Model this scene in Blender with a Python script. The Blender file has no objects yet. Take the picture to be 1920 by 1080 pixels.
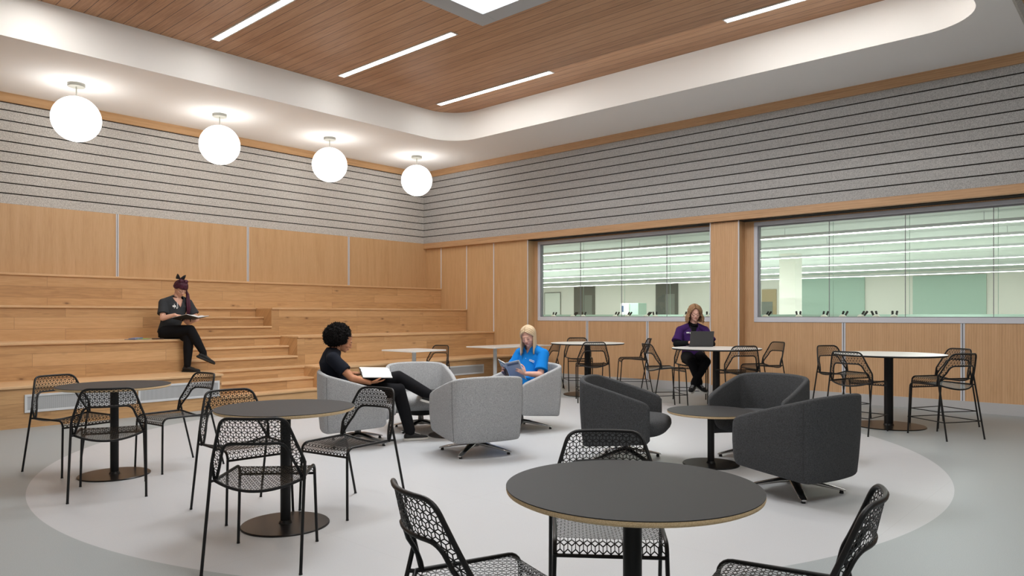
import bpy, bmesh, math, random
from math import sin, cos, pi, radians, sqrt
from mathutils import Vector, Matrix, noise
random.seed(7)
SC = bpy.context.scene
COL = SC.collection
V = Vector

# ------------------------------------------------------------------ materials
def mat(name, base=(.8, .8, .8), rough=.5, metal=0., emit=None, estr=0., spec=.5):
    m = bpy.data.materials.new(name); m.use_nodes = True
    b = m.node_tree.nodes['Principled BSDF']
    b.inputs['Base Color'].default_value = (*base, 1)
    b.inputs['Roughness'].default_value = rough
    b.inputs['Metallic'].default_value = metal
    b.inputs['Specular IOR Level'].default_value = spec
    if emit:
        b.inputs['Emission Color'].default_value = (*emit, 1)
        b.inputs['Emission Strength'].default_value = estr
    return m
def s2l(r, g, b):
    f = lambda c: ((c/255+.055)/1.055)**2.4 if c/255 > .04045 else c/255/12.92
    return (f(r), f(g), f(b))
class NT:
    def __init__(s, m): s.m = m; s.t = m.node_tree; s.n = s.t.nodes; s.l = s.t.links; s.b = s.n['Principled BSDF']
    def new(s, typ, **kw):
        n = s.n.new(typ)
        for k, v in kw.items():
            if k in n.inputs.keys(): n.inputs[k].default_value = v
            else: setattr(n, k, v)
        return n
    def link(s, a, b): s.l.new(a, b)
    def coord(s, scale=(1, 1, 1), rot=(0, 0, 0)):
        c = s.new('ShaderNodeTexCoord'); m = s.new('ShaderNodeMapping')
        m.inputs['Scale'].default_value = scale; m.inputs['Rotation'].default_value = rot
        s.link(c.outputs['Object'], m.inputs['Vector']); return m.outputs['Vector']
    def ramp(s, fac, stops):
        r = s.new('ShaderNodeValToRGB'); e = r.color_ramp.elements
        while len(e) > 1: e.remove(e[-1])
        e[0].position = stops[0][0]; e[0].color = (*stops[0][1], 1)
        for p, c in stops[1:]:
            x = e.new(p); x.color = (*c, 1)
        s.link(fac, r.inputs['Fac']); return r.outputs['Color']
    def noise(s, vec, scale, detail=3, rough=.5, dist=0.):
        n = s.new('ShaderNodeTexNoise'); n.inputs['Scale'].default_value = scale
        n.inputs['Detail'].default_value = detail; n.inputs['Roughness'].default_value = rough
        n.inputs['Distortion'].default_value = dist
        s.link(vec, n.inputs['Vector']); return n.outputs['Fac']
    def mix(s, fac, a, b, blend='MIX'):
        n = s.new('ShaderNodeMix', data_type='RGBA', blend_type=blend)
        for i, v in ((0, fac), (6, a), (7, b)):
            if hasattr(v, 'is_linked') or hasattr(v, 'node'): s.link(v, n.inputs[i])
            elif i == 0: n.inputs[0].default_value = v
            else: n.inputs[i].default_value = (*v, 1)
        return n.outputs[2]
    def math(s, op, a, b=None):
        n = s.new('ShaderNodeMath', operation=op)
        for i, v in ((0, a), (1, b)):
            if v is None: continue
            if hasattr(v, 'node'): s.link(v, n.inputs[i])
            else: n.inputs[i].default_value = v
        return n.outputs[0]
    def sep(s, vec):
        n = s.new('ShaderNodeSeparateXYZ'); s.link(vec, n.inputs[0]); return n.outputs
    def comb(s, x, y, z):
        n = s.new('ShaderNodeCombineXYZ')
        for i, v in enumerate((x, y, z)):
            if hasattr(v, 'node'): s.link(v, n.inputs[i])
            else: n.inputs[i].default_value = v
        return n.outputs[0]
    def bump(s, h, strength=.3, dist=.01):
        n = s.new('ShaderNodeBump', Strength=strength, Distance=dist)
        s.link(h, n.inputs['Height']); s.link(n.outputs[0], s.b.inputs['Normal'])

def panel_wood(name, cols, grain_axis='z', rough=.45, gs=1.):
    m = mat(name, rough=rough); t = NT(m)
    sc = {'z': (9, 9, .55), 'x': (.55, 9, 9), 'y': (9, .55, 9)}[grain_axis]
    v = t.coord(tuple(a*gs for a in sc))
    n1 = t.noise(v, 2.2, 4, .55, .6)
    sc2 = {'z': (60, 60, 2.2), 'x': (2.2, 60, 60), 'y': (60, 2.2, 60)}[grain_axis]
    n2 = t.noise(t.coord(sc2), 3., 3, .6)
    w = t.new('ShaderNodeTexWave', wave_type='RINGS', Scale=1.1, Distortion=5., Detail=2.)
    t.link(v, w.inputs['Vector'])
    f = t.math('ADD', t.math('MULTIPLY', n1, .45), t.math('ADD', t.math('MULTIPLY', n2, .42), t.math('MULTIPLY', w.outputs['Fac'], .13)))
    c = t.ramp(f, [(.28, cols[0]), (.5, cols[1]), (.74, cols[2])])
    t.link(c, t.b.inputs['Base Color'])
    return m
M = {}
M['panel'] = panel_wood('oak_veneer', (s2l(188, 147, 102), s2l(204, 165, 120), s2l(214, 177, 134)))
M['panel_rec'] = panel_wood('oak_veneer_window_wall', (s2l(190, 148, 108), s2l(208, 166, 124), s2l(220, 181, 140)))
M['trimwood'] = panel_wood('oak_trim_across', (s2l(178, 138, 94), s2l(202, 161, 116), s2l(214, 174, 132)), 'x')
M['trimwood_y'] = panel_wood('oak_trim_along', (s2l(168, 130, 92), s2l(192, 152, 112), s2l(206, 166, 127)), 'y')

def bench_wood():
    m = mat('knotty_oak_boards', rough=.42); t = NT(m)
    c = t.new('ShaderNodeTexCoord').outputs['Object']; s = t.sep(c)
    yz = t.math('ADD', s[1], s[2])
    vec = t.comb(s[0], yz, 0.)
    br = t.new('ShaderNodeTexBrick', Scale=1.0, offset=.37, offset_frequency=2)
    br.inputs['Brick Width'].default_value = 1.65; br.inputs['Row Height'].default_value = .1617
    br.inputs['Mortar Size'].default_value = .0016; br.inputs['Mortar Smooth'].default_value = 0.
    br.inputs['Color1'].default_value = (0, 0, 0, 1); br.inputs['Color2'].default_value = (1, 1, 1, 1)
    br.inputs['Mortar'].default_value = (.5, .5, .5, 1); br.inputs['Bias'].default_value = 0
    t.link(vec, br.inputs['Vector'])
    tone = t.sep(br.outputs['Color'])[0]
    mp = t.new('ShaderNodeMapping'); mp.inputs['Scale'].default_value = (1.1, 11, 11)
    vv = t.comb(s[0], yz, t.math('MULTIPLY', tone, 3.7)); t.link(vv, mp.inputs['Vector'])
    g = t.noise(mp.outputs[0], 2.4, 5, .6, .9)
    mp2 = t.new('ShaderNodeMapping'); mp2.inputs['Scale'].default_value = (3., 90, 90); t.link(vv, mp2.inputs['Vector'])
    g2 = t.noise(mp2.outputs[0], 2.0, 2, .6)
    f = t.math('ADD', t.math('MULTIPLY', g, .55), t.math('ADD', t.math('MULTIPLY', g2, .2), t.math('MULTIPLY', tone, .25)))
    col = t.ramp(f, [(.25, s2l(172, 131, 88)), (.5, s2l(203, 160, 112)), (.75, s2l(220, 179, 132))])
    mp3 = t.new('ShaderNodeMapping'); mp3.inputs['Scale'].default_value = (2.2, 5.2, 1); t.link(vec, mp3.inputs['Vector'])
    vo = t.new('ShaderNodeTexVoronoi', Scale=1.0, feature='F1'); t.link(mp3.outputs[0], vo.inputs['Vector'])
    pick = t.math('GREATER_THAN', t.sep(vo.outputs['Color'])[0], .3)
    nd = t.noise(mp3.outputs[0], 9, 2)
    kd = t.math('ADD', vo.outputs['Distance'], t.math('MULTIPLY', nd, .05))
    kn = t.ramp(kd, [(.06, (1, 1, 1)), (.10, (.35, .35, .35)), (.18, (0, 0, 0))])
    kf = t.math('MULTIPLY', t.math('MULTIPLY', t.sep(kn)[0], pick), .75)
    col = t.mix(kf, col, s2l(92, 56, 30))
    col = t.mix(t.math('MULTIPLY', br.outputs['Fac'], .55), col, s2l(90, 60, 36))
    t.link(col, t.b.inputs['Base Color']); return m
M['bench'] = bench_wood()
M['nosing'] = panel_wood('oak_nosing', (s2l(198, 156, 110), s2l(218, 179, 134), s2l(230, 194, 152)), 'x')

def ceil_wood():
    m = mat('ceiling_slats', rough=.5); t = NT(m)
    c = t.new('ShaderNodeTexCoord').outputs['Object']; s = t.sep(c)
    u = t.math('DIVIDE', s[0], .157); fr = t.math('FRACT', t.math('ADD', u, 100.)); idx = t.math('FLOOR', t.math('ADD', u, 100.))
    g = t.math('LESS_THAN', fr, .045)
    wn = t.new('ShaderNodeTexWhiteNoise', noise_dimensions='1D'); t.link(idx, wn.inputs['W'])
    mp = t.new('ShaderNodeMapping'); mp.inputs['Scale'].default_value = (26, 1.1, 1)
    t.link(t.comb(t.math('ADD', s[0], t.math('MULTIPLY', wn.outputs[0], 9.)), s[1], 0.), mp.inputs['Vector'])
    n = t.noise(mp.outputs[0], 1.6, 4, .6, .5)
    f = t.math('ADD', t.math('MULTIPLY', n, .8), t.math('MULTIPLY', wn.outputs[0], .2))
    col = t.ramp(f, [(.3, s2l(162, 119, 85)), (.5, s2l(186, 141, 105)), (.72, s2l(202, 157, 121))])
    col = t.mix(g, col, s2l(52, 32, 20))
    t.link(col, t.b.inputs['Base Color']); return m
M['ceilwood'] = ceil_wood()

def felt(name, a, b, scale=170, lo=.4, hi=.6, rough=.95):
    m = mat(name, rough=rough, spec=.15); t = NT(m)
    v = t.coord()
    n = t.noise(v, scale, 2, .7); n2 = t.noise(v, scale*.45, 2, .6)
    f = t.math('ADD', t.math('MULTIPLY', n, .7), t.math('MULTIPLY', n2, .3))
    t.link(t.ramp(f, [(lo, a), (hi, b)]), t.b.inputs['Base Color'])
    t.bump(n, .25, .003); return m
M['felt'] = felt('grey_felt', s2l(166, 163, 159), s2l(222, 219, 214), 130)
M['feltdim'] = felt('grey_felt_dimmed', s2l(144, 143, 142), s2l(198, 197, 195), 130)  # same grey felt, base darkened for the weaker light on the window wall
M['groove'] = mat('groove_backing', s2l(34, 29, 25), .9)
M['armlight'] = felt('light_grey_wool', s2l(138, 139, 140), s2l(190, 191, 192), 260, .38, .62)
M['armdark'] = felt('charcoal_wool', s2l(52, 53, 54), s2l(86, 87, 89), 260, .36, .64)
M['seam'] = mat('seam_thread', s2l(60, 60, 62), .9)
M['white'] = mat('white_paint', s2l(226, 223, 219), .85, spec=.2)
M['whitecoffer'] = mat('white_paint_coffer', s2l(246, 245, 242), .85, spec=.2)
M['soffit'] = mat('soffit_paint', s2l(242, 242, 242), .9, spec=.2)
M['alu'] = mat('anodised_aluminium', s2l(216, 218, 224), .5)
M['aludark'] = mat('channel_grey', s2l(132, 132, 136), .5)  # flat mid grey for joint gaps, glazing beads and glass joints
M['frameg'] = mat('window_frame_metal', s2l(214, 216, 224), .5)
M['base'] = mat('grey_rubber_base', s2l(188, 187, 187), .6)
M['chrome'] = mat('polished_aluminium', s2l(200, 198, 196), .18, 1.)
M['black'] = mat('black_powder_coat', s2l(17, 17, 18), .42, spec=.35)
M['blackpole'] = mat('black_steel', s2l(16, 16, 17), .42, spec=.3)
M['basedisc'] = mat('dark_bronze_base', s2l(24, 21, 20), .3, spec=.3)
M['tabletop'] = mat('charcoal_laminate', s2l(50, 50, 51), .55, spec=.2)
M['ply'] = felt('plywood_edge', s2l(212, 182, 140), s2l(232, 206, 166), 260, rough=.7)
M['tablewhite'] = mat('white_laminate', s2l(236, 234, 230), .35)
M['polewhite'] = mat('white_steel', s2l(214, 216, 218), .4)
M['globe'] = mat('opal_glass', (1, 1, 1), .4, emit=(1., .96, .91), estr=4.2)
M['strip'] = mat('led_diffuser', (1, 1, 1), .4, emit=(1., .975, .94), estr=20.)
M['sky'] = mat('skylight_glow', (1, 1, 1), .4, emit=(.90, .95, 1.), estr=7.)
M['canopy'] = mat('brushed_nickel', s2l(168, 168, 160), .45, .4)
M['labstrip'] = mat('lab_led', (1, 1, 1), .4, emit=(1., .98, .93), estr=8.)
M['labwall'] = mat('lab_wall_paint', s2l(238, 236, 228), .8)
M['labceil'] = mat('lab_ceiling_tile', s2l(204, 212, 206), .9)
M['labfloor'] = mat('lab_floor', s2l(214, 216, 208), .5)
M['labgrey'] = mat('lab_grey_door', s2l(104, 104, 98), .7)
M['labgreen'] = mat('lab_green_glass', s2l(178, 204, 190), .4)
M['labtan'] = mat('lab_tan_door', s2l(186, 166, 132), .7)
M['microwhite'] = mat('microscope_cream', s2l(236, 238, 226), .4)
M['rubber'] = mat('black_rubber', s2l(20, 20, 20), .7)
M['whiteboard'] = mat('whiteboard', s2l(236, 240, 232), .3)

def glass():
    m = bpy.data.materials.new('tinted_glass'); m.use_nodes = True; n = m.node_tree.nodes; l = m.node_tree.links
    n.clear(); o = n.new('ShaderNodeOutputMaterial'); mx = n.new('ShaderNodeMixShader'); tr = n.new('ShaderNodeBsdfTransparent')
    gl = n.new('ShaderNodeBsdfGlossy'); lw = n.new('ShaderNodeLayerWeight'); lw.inputs[0].default_value = .5; pw = n.new('ShaderNodeMath'); pw.operation = 'POWER'; pw.inputs[1].default_value = 5.
    fr = n.new('ShaderNodeMath'); fr.operation = 'MULTIPLY_ADD'; fr.inputs[1].default_value = .9; fr.inputs[2].default_value = .03; l.new(lw.outputs['Facing'], pw.inputs[0]); l.new(pw.outputs[0], fr.inputs[0])
    tr.inputs[0].default_value = (.955, .98, .96, 1); gl.inputs['Roughness'].default_value = .02
    l.new(fr.outputs[0], mx.inputs[0]); l.new(tr.outputs[0], mx.inputs[1]); l.new(gl.outputs[0], mx.inputs[2]); l.new(mx.outputs[0], o.inputs[0])
    return m
M['glass'] = glass()

def floor_mat():
    m = mat('terrazzo_floor', rough=.42, spec=.4); t = NT(m)
    c = t.new('ShaderNodeTexCoord').outputs['Object']; s = t.sep(c)
    dx = t.math('SUBTRACT', s[0], 5.5); dy = t.math('SUBTRACT', s[1], 5.2)
    r = t.math('SQRT', t.math('ADD', t.math('MULTIPLY', dx, dx), t.math('MULTIPLY', dy, dy)))
    inside = t.math('LESS_THAN', r, 4.1)
    n = t.noise(c, 240, 2, .6); n2 = t.noise(c, 1.3, 3, .5)
    a = t.ramp(n, [(.35, s2l(188, 190, 193)), (.65, s2l(197, 199, 202))])
    b = t.ramp(n, [(.35, s2l(150, 157, 159)), (.65, s2l(164, 171, 173))])
    # sawn joints of the pale disc
    def joint(v):
        f = t.math('FRACT', t.math('DIVIDE', t.math('ADD', v, 100.), 1.22)); return t.math('LESS_THAN', f, .003)
    j = t.math('MULTIPLY', t.math('MAXIMUM', joint(s[0]), joint(s[1])), .22)
    a = t.mix(j, a, s2l(150, 150, 150))
    col = t.mix(inside, b, a)
    col = t.mix(t.math('MULTIPLY', n2, .12), col, s2l(170, 166, 158))
    t.link(col, t.b.inputs['Base Color']); return m
M['floor'] = floor_mat()

# ------------------------------------------------------------------ mesh helpers
class MB:
    def __init__(s): s.v = []; s.f = []
    def add(s, vs, fs):
        o = len(s.v); s.v += [tuple(v) for v in vs]; s.f += [tuple(i+o for i in f) for f in fs]; return s
    def box(s, x0, x1, y0, y1, z0, z1, T=None):
        vs = [V((x, y, z)) for z in (z0, z1) for y in (y0, y1) for x in (x0, x1)]
        if T: vs = [T @ v for v in vs]
        return s.add(vs, [(0, 2, 3, 1), (4, 5, 7, 6), (0, 1, 5, 4), (2, 6, 7, 3), (0, 4, 6, 2), (1, 3, 7, 5)])
    def prism(s, pts, z0, z1, T=None):
        n = len(pts); vs = [V((p[0], p[1], z0)) for p in pts]+[V((p[0], p[1], z1)) for p in pts]
        if T: vs = [T @ v for v in vs]
        fs = [tuple(reversed(range(n))), tuple(range(n, 2*n))]+[(i, (i+1) % n, n+(i+1) % n, n+i) for i in range(n)]
        return s.add(vs, fs)
    def tube(s, pts, r, n=8, closed=False, caps=True):
        pts = [V(p) for p in pts]; k = len(pts); rs = r if isinstance(r, (list, tuple)) else [r]*k
        tan = []
        for i in range(k):
            a = pts[(i-1) % k] if (closed or i > 0) else pts[i]; b = pts[(i+1) % k] if (closed or i < k-1) else pts[i]
            d = (b-a); tan.append(d.normalized() if d.length > 1e-9 else V((0, 0, 1)))
        up = V((0, 0, 1)) if abs(tan[0].z) < .9 else V((1, 0, 0))
        nrm = (up-tan[0]*up.dot(tan[0])).normalized(); vs = []
        for i in range(k):
            nrm = (nrm-tan[i]*nrm.dot(tan[i]))
            nrm = nrm.normalized() if nrm.length > 1e-6 else tan[i].orthogonal().normalized()
            bi = tan[i].cross(nrm)
            for j in range(n):
                a = 2*pi*j/n; vs.append(pts[i]+(nrm*cos(a)+bi*sin(a))*rs[i])
        fs = []
        for i in range(k if closed else k-1):
            for j in range(n):
                a = i*n+j; b = i*n+(j+1) % n; c = ((i+1) % k)*n+(j+1) % n; d = ((i+1) % k)*n+j
                fs.append((a, b, c, d))
        if caps and not closed: fs += [tuple(reversed(range(n))), tuple(range((k-1)*n, k*n))]
        return s.add(vs, fs)
    def lathe(s, prof, n=48, c=(0, 0, 0)):
        vs = []; fs = []; k = len(prof)
        for r, z in prof:
            for j in range(n): a = 2*pi*j/n; vs.append((c[0]+r*cos(a), c[1]+r*sin(a), c[2]+z))
        for i in range(k-1):
            for j in range(n): fs.append((i*n+j, i*n+(j+1) % n, (i+1)*n+(j+1) % n, (i+1)*n+j))
        fs += [tuple(reversed(range(n))), tuple(range((k-1)*n, k*n))]
        return s.add(vs, fs)
    def ell(s, c, r, R=None, nu=20, nv=12):
        vs = []; fs = []; c = V(c)
        for i in range(1, nv):
            ph = pi*i/nv
            for j in range(nu):
                th = 2*pi*j/nu; p = V((r[0]*sin(ph)*cos(th), r[1]*sin(ph)*sin(th), r[2]*cos(ph))); vs.append(c+(R @ p if R else p))
        top = V((0, 0, r[2])); vs.append(c+(R @ top if R else top)); vs.append(c-(R @ top if R else top))
        for i in range(nv-2):
            for j in range(nu): a = i*nu+j; b = i*nu+(j+1) % nu; fs.append((a, a+nu, b+nu, b))
        t = len(vs)-2
        for j in range(nu): fs.append((t, j, (j+1) % nu)); fs.append((t+1, (nv-2)*nu+(j+1) % nu, (nv-2)*nu+j))
        return s.add(vs, fs)
    def cap(s, a, ra, b, rb, n=14):
        a = V(a); b = V(b); d = (b-a)
        if d.length < 1e-6: return s.ell(a, (ra,)*3)
        s.ell(a, (ra,)*3, None, n, 8); s.ell(b, (rb,)*3, None, n, 8)
        return s.tube([a, b], [ra, rb], n)
    def loft(s, secs, n=20):
        """secs: (center, xaxis, yaxis, rx, ry)"""
        vs = []; fs = []; k = len(secs)
        for c, ax, ay, rx, ry in secs:
            for j in range(n): a = 2*pi*j/n; vs.append(V(c)+V(ax)*rx*cos(a)+V(ay)*ry*sin(a))
        for i in range(k-1):
            for j in range(n): fs.append((i*n+j, i*n+(j+1) % n, (i+1)*n+(j+1) % n, (i+1)*n+j))
        fs += [tuple(reversed(range(n))), tuple(range((k-1)*n, k*n))]
        return s.add(vs, fs)
    def build(s, name, m, parent=None, smooth=40, bevel=0, loc=None):
        me = bpy.data.meshes.new(name); me.from_pydata(s.v, [], s.f); 
        bm = bmesh.new(); bm.from_mesh(me); bmesh.ops.recalc_face_normals(bm, faces=bm.faces); bm.to_mesh(me); bm.free()
        me.materials.append(m); o = bpy.data.objects.new(name, me); COL.objects.link(o)
        if parent: o.parent = parent
        if loc: o.location = loc
        if smooth:
            me.polygons.foreach_set('use_smooth', [True]*len(me.polygons)); me.set_sharp_from_angle(angle=radians(smooth))
        if bevel:
            b = o.modifiers.new('edge', 'BEVEL'); b.width = bevel; b.segments = 2; b.limit_method = 'ANGLE'; b.angle_limit = radians(50)
        return o
def tag(o, label=None, cat=None, group=None, kind=None):
    for k, v in (('label', label), ('category', cat), ('group', group), ('kind', kind)):
        if v: o[k] = v
    return o
def empty(name, loc=(0, 0, 0), rz=0., label=None, cat=None, group=None, kind=None):
    o = bpy.data.objects.new(name, None); COL.objects.link(o); o.location = loc; o.rotation_euler = (0, 0, rz)
    o.empty_display_size = .1
    return tag(o, label, cat, group, kind)
def dup(root, loc, rz, label, group=None):
    def cp(o, parent):
        c = o.copy(); COL.objects.link(c); c.parent = parent
        for ch in list(o.children): cp(ch, c)
        return c
    r = cp(root, None); r.location = loc; r.rotation_euler = (0, 0, rz); r['label'] = label
    if group: r['group'] = group
    return r
def fillet(pts, rad, seg=6):
    pts = [V(p) for p in pts]; out = [pts[0]]
    rads = rad if isinstance(rad, (list, tuple)) else [rad]*(len(pts)-2)
    for i in range(1, len(pts)-1):
        p, a, b = pts[i], pts[i-1], pts[i+1]; da = (a-p); db = (b-p)
        r = min(rads[i-1], da.length*.49, db.length*.49)
        if r < 1e-5: out.append(p); continue
        s, e = p+da.normalized()*r, p+db.normalized()*r
        for k in range(seg+1):
            t = k/seg; out.append(s.lerp(p, t).lerp(p.lerp(e, t), t))
    out.append(pts[-1]); return out
def struct(o, label=None, cat=None): return tag(o, label, cat, kind='structure')

# ------------------------------------------------------------------ camera
cam = bpy.data.cameras.new('camera'); co = bpy.data.objects.new('camera', cam); COL.objects.link(co)
ANG = radians(42.16)
co.location = (0, 0, 1.32); co.rotation_euler = (pi/2, 0, ANG-pi/2)
cam.sensor_width = 36; cam.lens = 1350.3/1920*36; cam.shift_y = (591.3-540)/1920; cam.clip_start = .05; cam.clip_end = 200
SC.camera = co
SC.view_settings.view_transform = 'Standard'
SC.view_settings.look = 'None'; SC.view_settings.exposure = .17

# ------------------------------------------------------------------ room shell
XF, XP, XR, YW, ZC, ZW = 11.10, 11.18, 11.40, 12.84, 4.648, 5.18
ZB, ZT = 2.996, 4.511      # felt bottom, felt top
XL, YB = -3.5, -5.0        # far ends the photo never shows
fl = MB().box(XL-.1, XR+.1, YB, YW+.1, -.1, 0).build('floor', M['floor'], smooth=0)
struct(fl, 'pale grey floor with a lighter circular inlay under the lounge chairs', 'floor')

def felt_wall(name, along, a0, a1, pos, sgn, parent, fm='felt'):
    """boards with dark shadow gaps between them; along 'x' at Y=pos or 'y' at X=pos, facing sgn"""
    b = MB(); zs = [3.149+.1555*k for k in range(9)]; lo = ZB
    for z in zs+[None]:
        hi = (z-.009) if z else ZT
        if along == 'x': b.box(a0, a1, pos, pos+.018, lo, hi)
        else: b.box(pos, pos+.018, a0, a1, lo, hi)
        if z: lo = z+.009
    o = b.build(name, M[fm], parent, smooth=0)
    g = MB()
    if along == 'x': g.box(a0, a1, pos+.0185, pos+.04, ZB, ZT)
    else: g.box(pos+.0185, pos+.04, a0, a1, ZB, ZT)
    g.build('shadow_gap_backing', M['groove'], parent, smooth=0)
    return o
wl = struct(empty('wall_left'), 'long wall behind the stepped seating, grey felt boards over oak panels', 'wall')
felt_wall('felt_boards', 'x', XL, XF+.018, YW, 1, wl)
MB().box(XL, XP, YW, YW+.02, 0, ZB-.001).build('oak_panelling', M['panel'], wl, smooth=0)
MB().box(XL-.1, XR+.1, YW+.041, YW+.14, 0, ZC+.1).build('wall_backing', M['white'], wl, smooth=0)
for x in (-.12, 2.17, 4.45, 6.74, 9.01):
    q = MB().box(x-.022, x-.006, YW-.006, YW, 1.93, ZB-.002).box(x+.006, x+.022, YW-.006, YW, 1.93, ZB-.002).build('panel_joint', M['alu'], wl, smooth=0)
    MB().box(x-.006, x+.006, YW-.001, YW+.002, 1.93, ZB-.002).build('joint_gap', M['aludark'], q, smooth=0)
o = MB().box(XL, XF-.03, YW-.035, YW-.0, ZT, ZC).build('trim_4', M['trimwood'], smooth=0, bevel=.003); struct(o, 'oak cornice above the felt boards behind the globe pendants', 'cornice')
MB().box(XL, XF-.03, YW-.006, YW, ZT-.012, ZT).build('cornice_gap', M['groove'], wl, smooth=0)

wr = struct(empty('wall_right'), 'long window wall, grey felt boards over an oak beam and oak panels', 'wall')
wu = struct(empty('wall_upper'), 'grey felt boards with an oak beam below, above both windows', 'wall')
felt_wall('felt_boards', 'y', YB, YW+.02, XF, 1, wu, 'feltdim')
MB().box(XF-.035, XF+.03, 1.19, YW, ZT, ZC).build('oak_cornice', M['trimwood_y'], wu, smooth=0, bevel=.003)
MB().box(XF-.004, XR, YB, YW, 2.87, ZB-.001).build('oak_beam', M['trimwood_y'], wu, smooth=0, bevel=.004)
MB().box(XP-.001, XR, .2, 9.695, 2.858, 2.87).build('beam_gap', M['groove'], wr, smooth=0)
MB().box(XP, XR+.1, 9.695, YW, 0, 2.87).build('oak_panelling', M['panel'], wr, smooth=0)
MB().box(XP-.006, XP+.006, 9.680, 9.696, 0, 2.868).build('corner_bead', M['alu'], wr, smooth=0)
for y in (10.65, 11.48, 12.32):
    z = {10.65: .975, 11.48: 1.455, 12.32: 1.93}[y]
    MB().box(XP-.005, XP, y-.012, y+.012, z, 2.868).build('panel_joint', M['alu'], wr, smooth=0)
# pilaster between the windows
MB().box(XP, XR+.1, 5.14, 5.64, 0, 2.87).build('oak_pilaster', M['panel_rec'], wr, smooth=0)
for y in (5.14, 5.64): MB().box(XP-.005, XP+.008, y-.009, y+.009, .0, 2.868).build('corner_bead', M['alu'], wr, smooth=0)
# recessed wall round the windows (outer, between, below, above)
for y0, y1, z0, z1 in ((9.60, 9.695, 1.21, 2.87), (4.975, 5.14, 1.21, 2.87), (5.64, 9.695, .155, 1.21), (-1.5, 5.14, .155, 1.21), (5.64, 9.6, 2.84, 2.87), (-1.5, 4.975, 2.84, 2.87), (-1.5, .25, 1.21, 2.84)):
    MB().box(XR, XR+.1, y0, y1, z0, z1).build('oak_panelling', M['panel_rec'], wr, smooth=0)
for y in (8.343, 6.988, 3.579, 2.035, .55):
    q = MB().box(XR-.006, XR, y-.026, y-.008, .155, 1.21).box(XR-.006, XR, y+.008, y+.026, .155, 1.21).build('panel_joint', M['alu'], wr, smooth=0)
    MB().box(XR-.001, XR+.002, y-.008, y+.008, .155, 1.21).build('joint_gap', M['aludark'], q, smooth=0)
for n_, (y0, y1, x) in enumerate(((5.64, 9.695, XR), (-1.5, 5.14, XR))):
    o = MB().box(x-.012, x+.1, y0, y1, 0, .155).build('baseboard_right' if n_ == 0 else 'baseboard_front', M['base'], smooth=0, bevel=.003)
    struct(o, 'grey rubber base along the oak panels under the '+('shorter' if n_ == 0 else 'longer')+' window', 'baseboard')
o = MB().box(XP-.012, XP, 5.14, 5.64, 0, .155).build('baseboard_pilaster', M['base'], smooth=0)
struct(o, 'grey rubber base on the oak pilaster between the windows', 'baseboard')

# windows
def window(name, y0, y1, seams, label):
    w = struct(empty(name), label, 'window')
    z0, z1 = 1.21, 2.84; f = MB(); t = .06
    f.box(XR-.012, XR+.09, y0, y1, z0, z0+.078); f.box(XR-.012, XR+.09, y0, y1, z1-t, z1)
    f.box(XR-.012, XR+.09, y0, y0+t, z0+.078, z1-t); f.box(XR-.012, XR+.09, y1-t, y1, z0+.078, z1-t)
    f.build('frame', M['frameg'], w, smooth=0, bevel=.006)
    f2 = MB(); a, b = y0+t, y1-t; u = .022
    f2.box(XR+.012, XR+.08, a, b, z0+.078, z0+.09); f2.box(XR+.012, XR+.08, a, b, z1-t-u, z1-t)
    f2.box(XR+.012, XR+.08, a, a+u, z0+.09, z1-t-u); f2.box(XR+.012, XR+.08, b-u, b, z0+.09, z1-t-u)
    f2.build('glazing_bead', M['aludark'], w, smooth=0)
    es = [a+u]+sorted(seams)+[b-u]
    for p, q in zip(es[:-1], es[1:]):
        MB().box(XR+.04, XR+.05, p+.002, q-.002, z0+.09, z1-t-u).build('pane', M['glass'], w, smooth=0)
    for s in seams:
        MB().box(XR+.038, XR+.052, s-.004, s+.004, z0+.09, z1-t-u).build('glass_joint', M['aludark'], w, smooth=0)
        MB().box(XR+.076, XR+.080, s-.05, s-.044, z0+.09, z1-t-u).build('glass_joint', M['labgreen'], w, smooth=0)
    return w
window('window_1', 5.66, 9.60, (8.537, 7.577, 6.614), 'shorter interior window left of the oak pilaster, looking into a laboratory')
window('window_2', .25, 4.975, (3.803, 2.751, 1.687), 'longer interior window right of the oak pilaster, looking into a laboratory')

# upper ceiling: soffit ring, coffer upstand, slatted ceiling
CX0, CX1, CY0, CY1, CR = -1.6, 9.60, 1.49, 10.23, .62
def rrect(x0, x1, y0, y1, r, n=12):
    pts = []
    for cx, cy, a0 in ((x1-r, y1-r, 0), (x0+r, y1-r, pi/2), (x0+r, y0+r, pi), (x1-r, y0+r, 1.5*pi)):
        for k in range(n+1): a = a0+pi/2*k/n; pts.append((cx+r*cos(a), cy+r*sin(a)))
    return pts
inner = rrect(CX0, CX1, CY0, CY1, CR)
bm = bmesh.new()
out = [(XF+.05, YW+.04), (XL, YW+.04), (XL, 1.19), (XF+.05, 1.19)]
vi = [bm.verts.new((x, y, ZC)) for x, y in inner]; vo = [bm.verts.new((x, y, ZC)) for x, y in out]
n = 13
for q in range(4):
    seg = vi[q*n:(q+1)*n]
    for a, b in zip(seg[:-1], seg[1:]): bm.faces.new((vo[q], a, b))
    bm.faces.new((vo[q], seg[-1], vi[((q+1)*n) % (4*n)], vo[(q+1) % 4]))
me = bpy.data.meshes.new('ceiling'); bmesh.ops.recalc_face_normals(bm, faces=bm.faces); bm.to_mesh(me); bm.free(); me.materials.append(M['soffit'])
ce = bpy.data.objects.new('ceiling', me); COL.objects.link(ce); struct(ce, 'plain white lower ceiling band around the raised slatted ceiling', 'ceiling')
u = MB(); k = len(inner)
vs = [(x, y, ZC) for x, y in inner]+[(x, y, ZW+.02) for x, y in inner]
u.add(vs, [(i, (i+1) % k, k+(i+1) % k, k+i) for i in range(k)])
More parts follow.
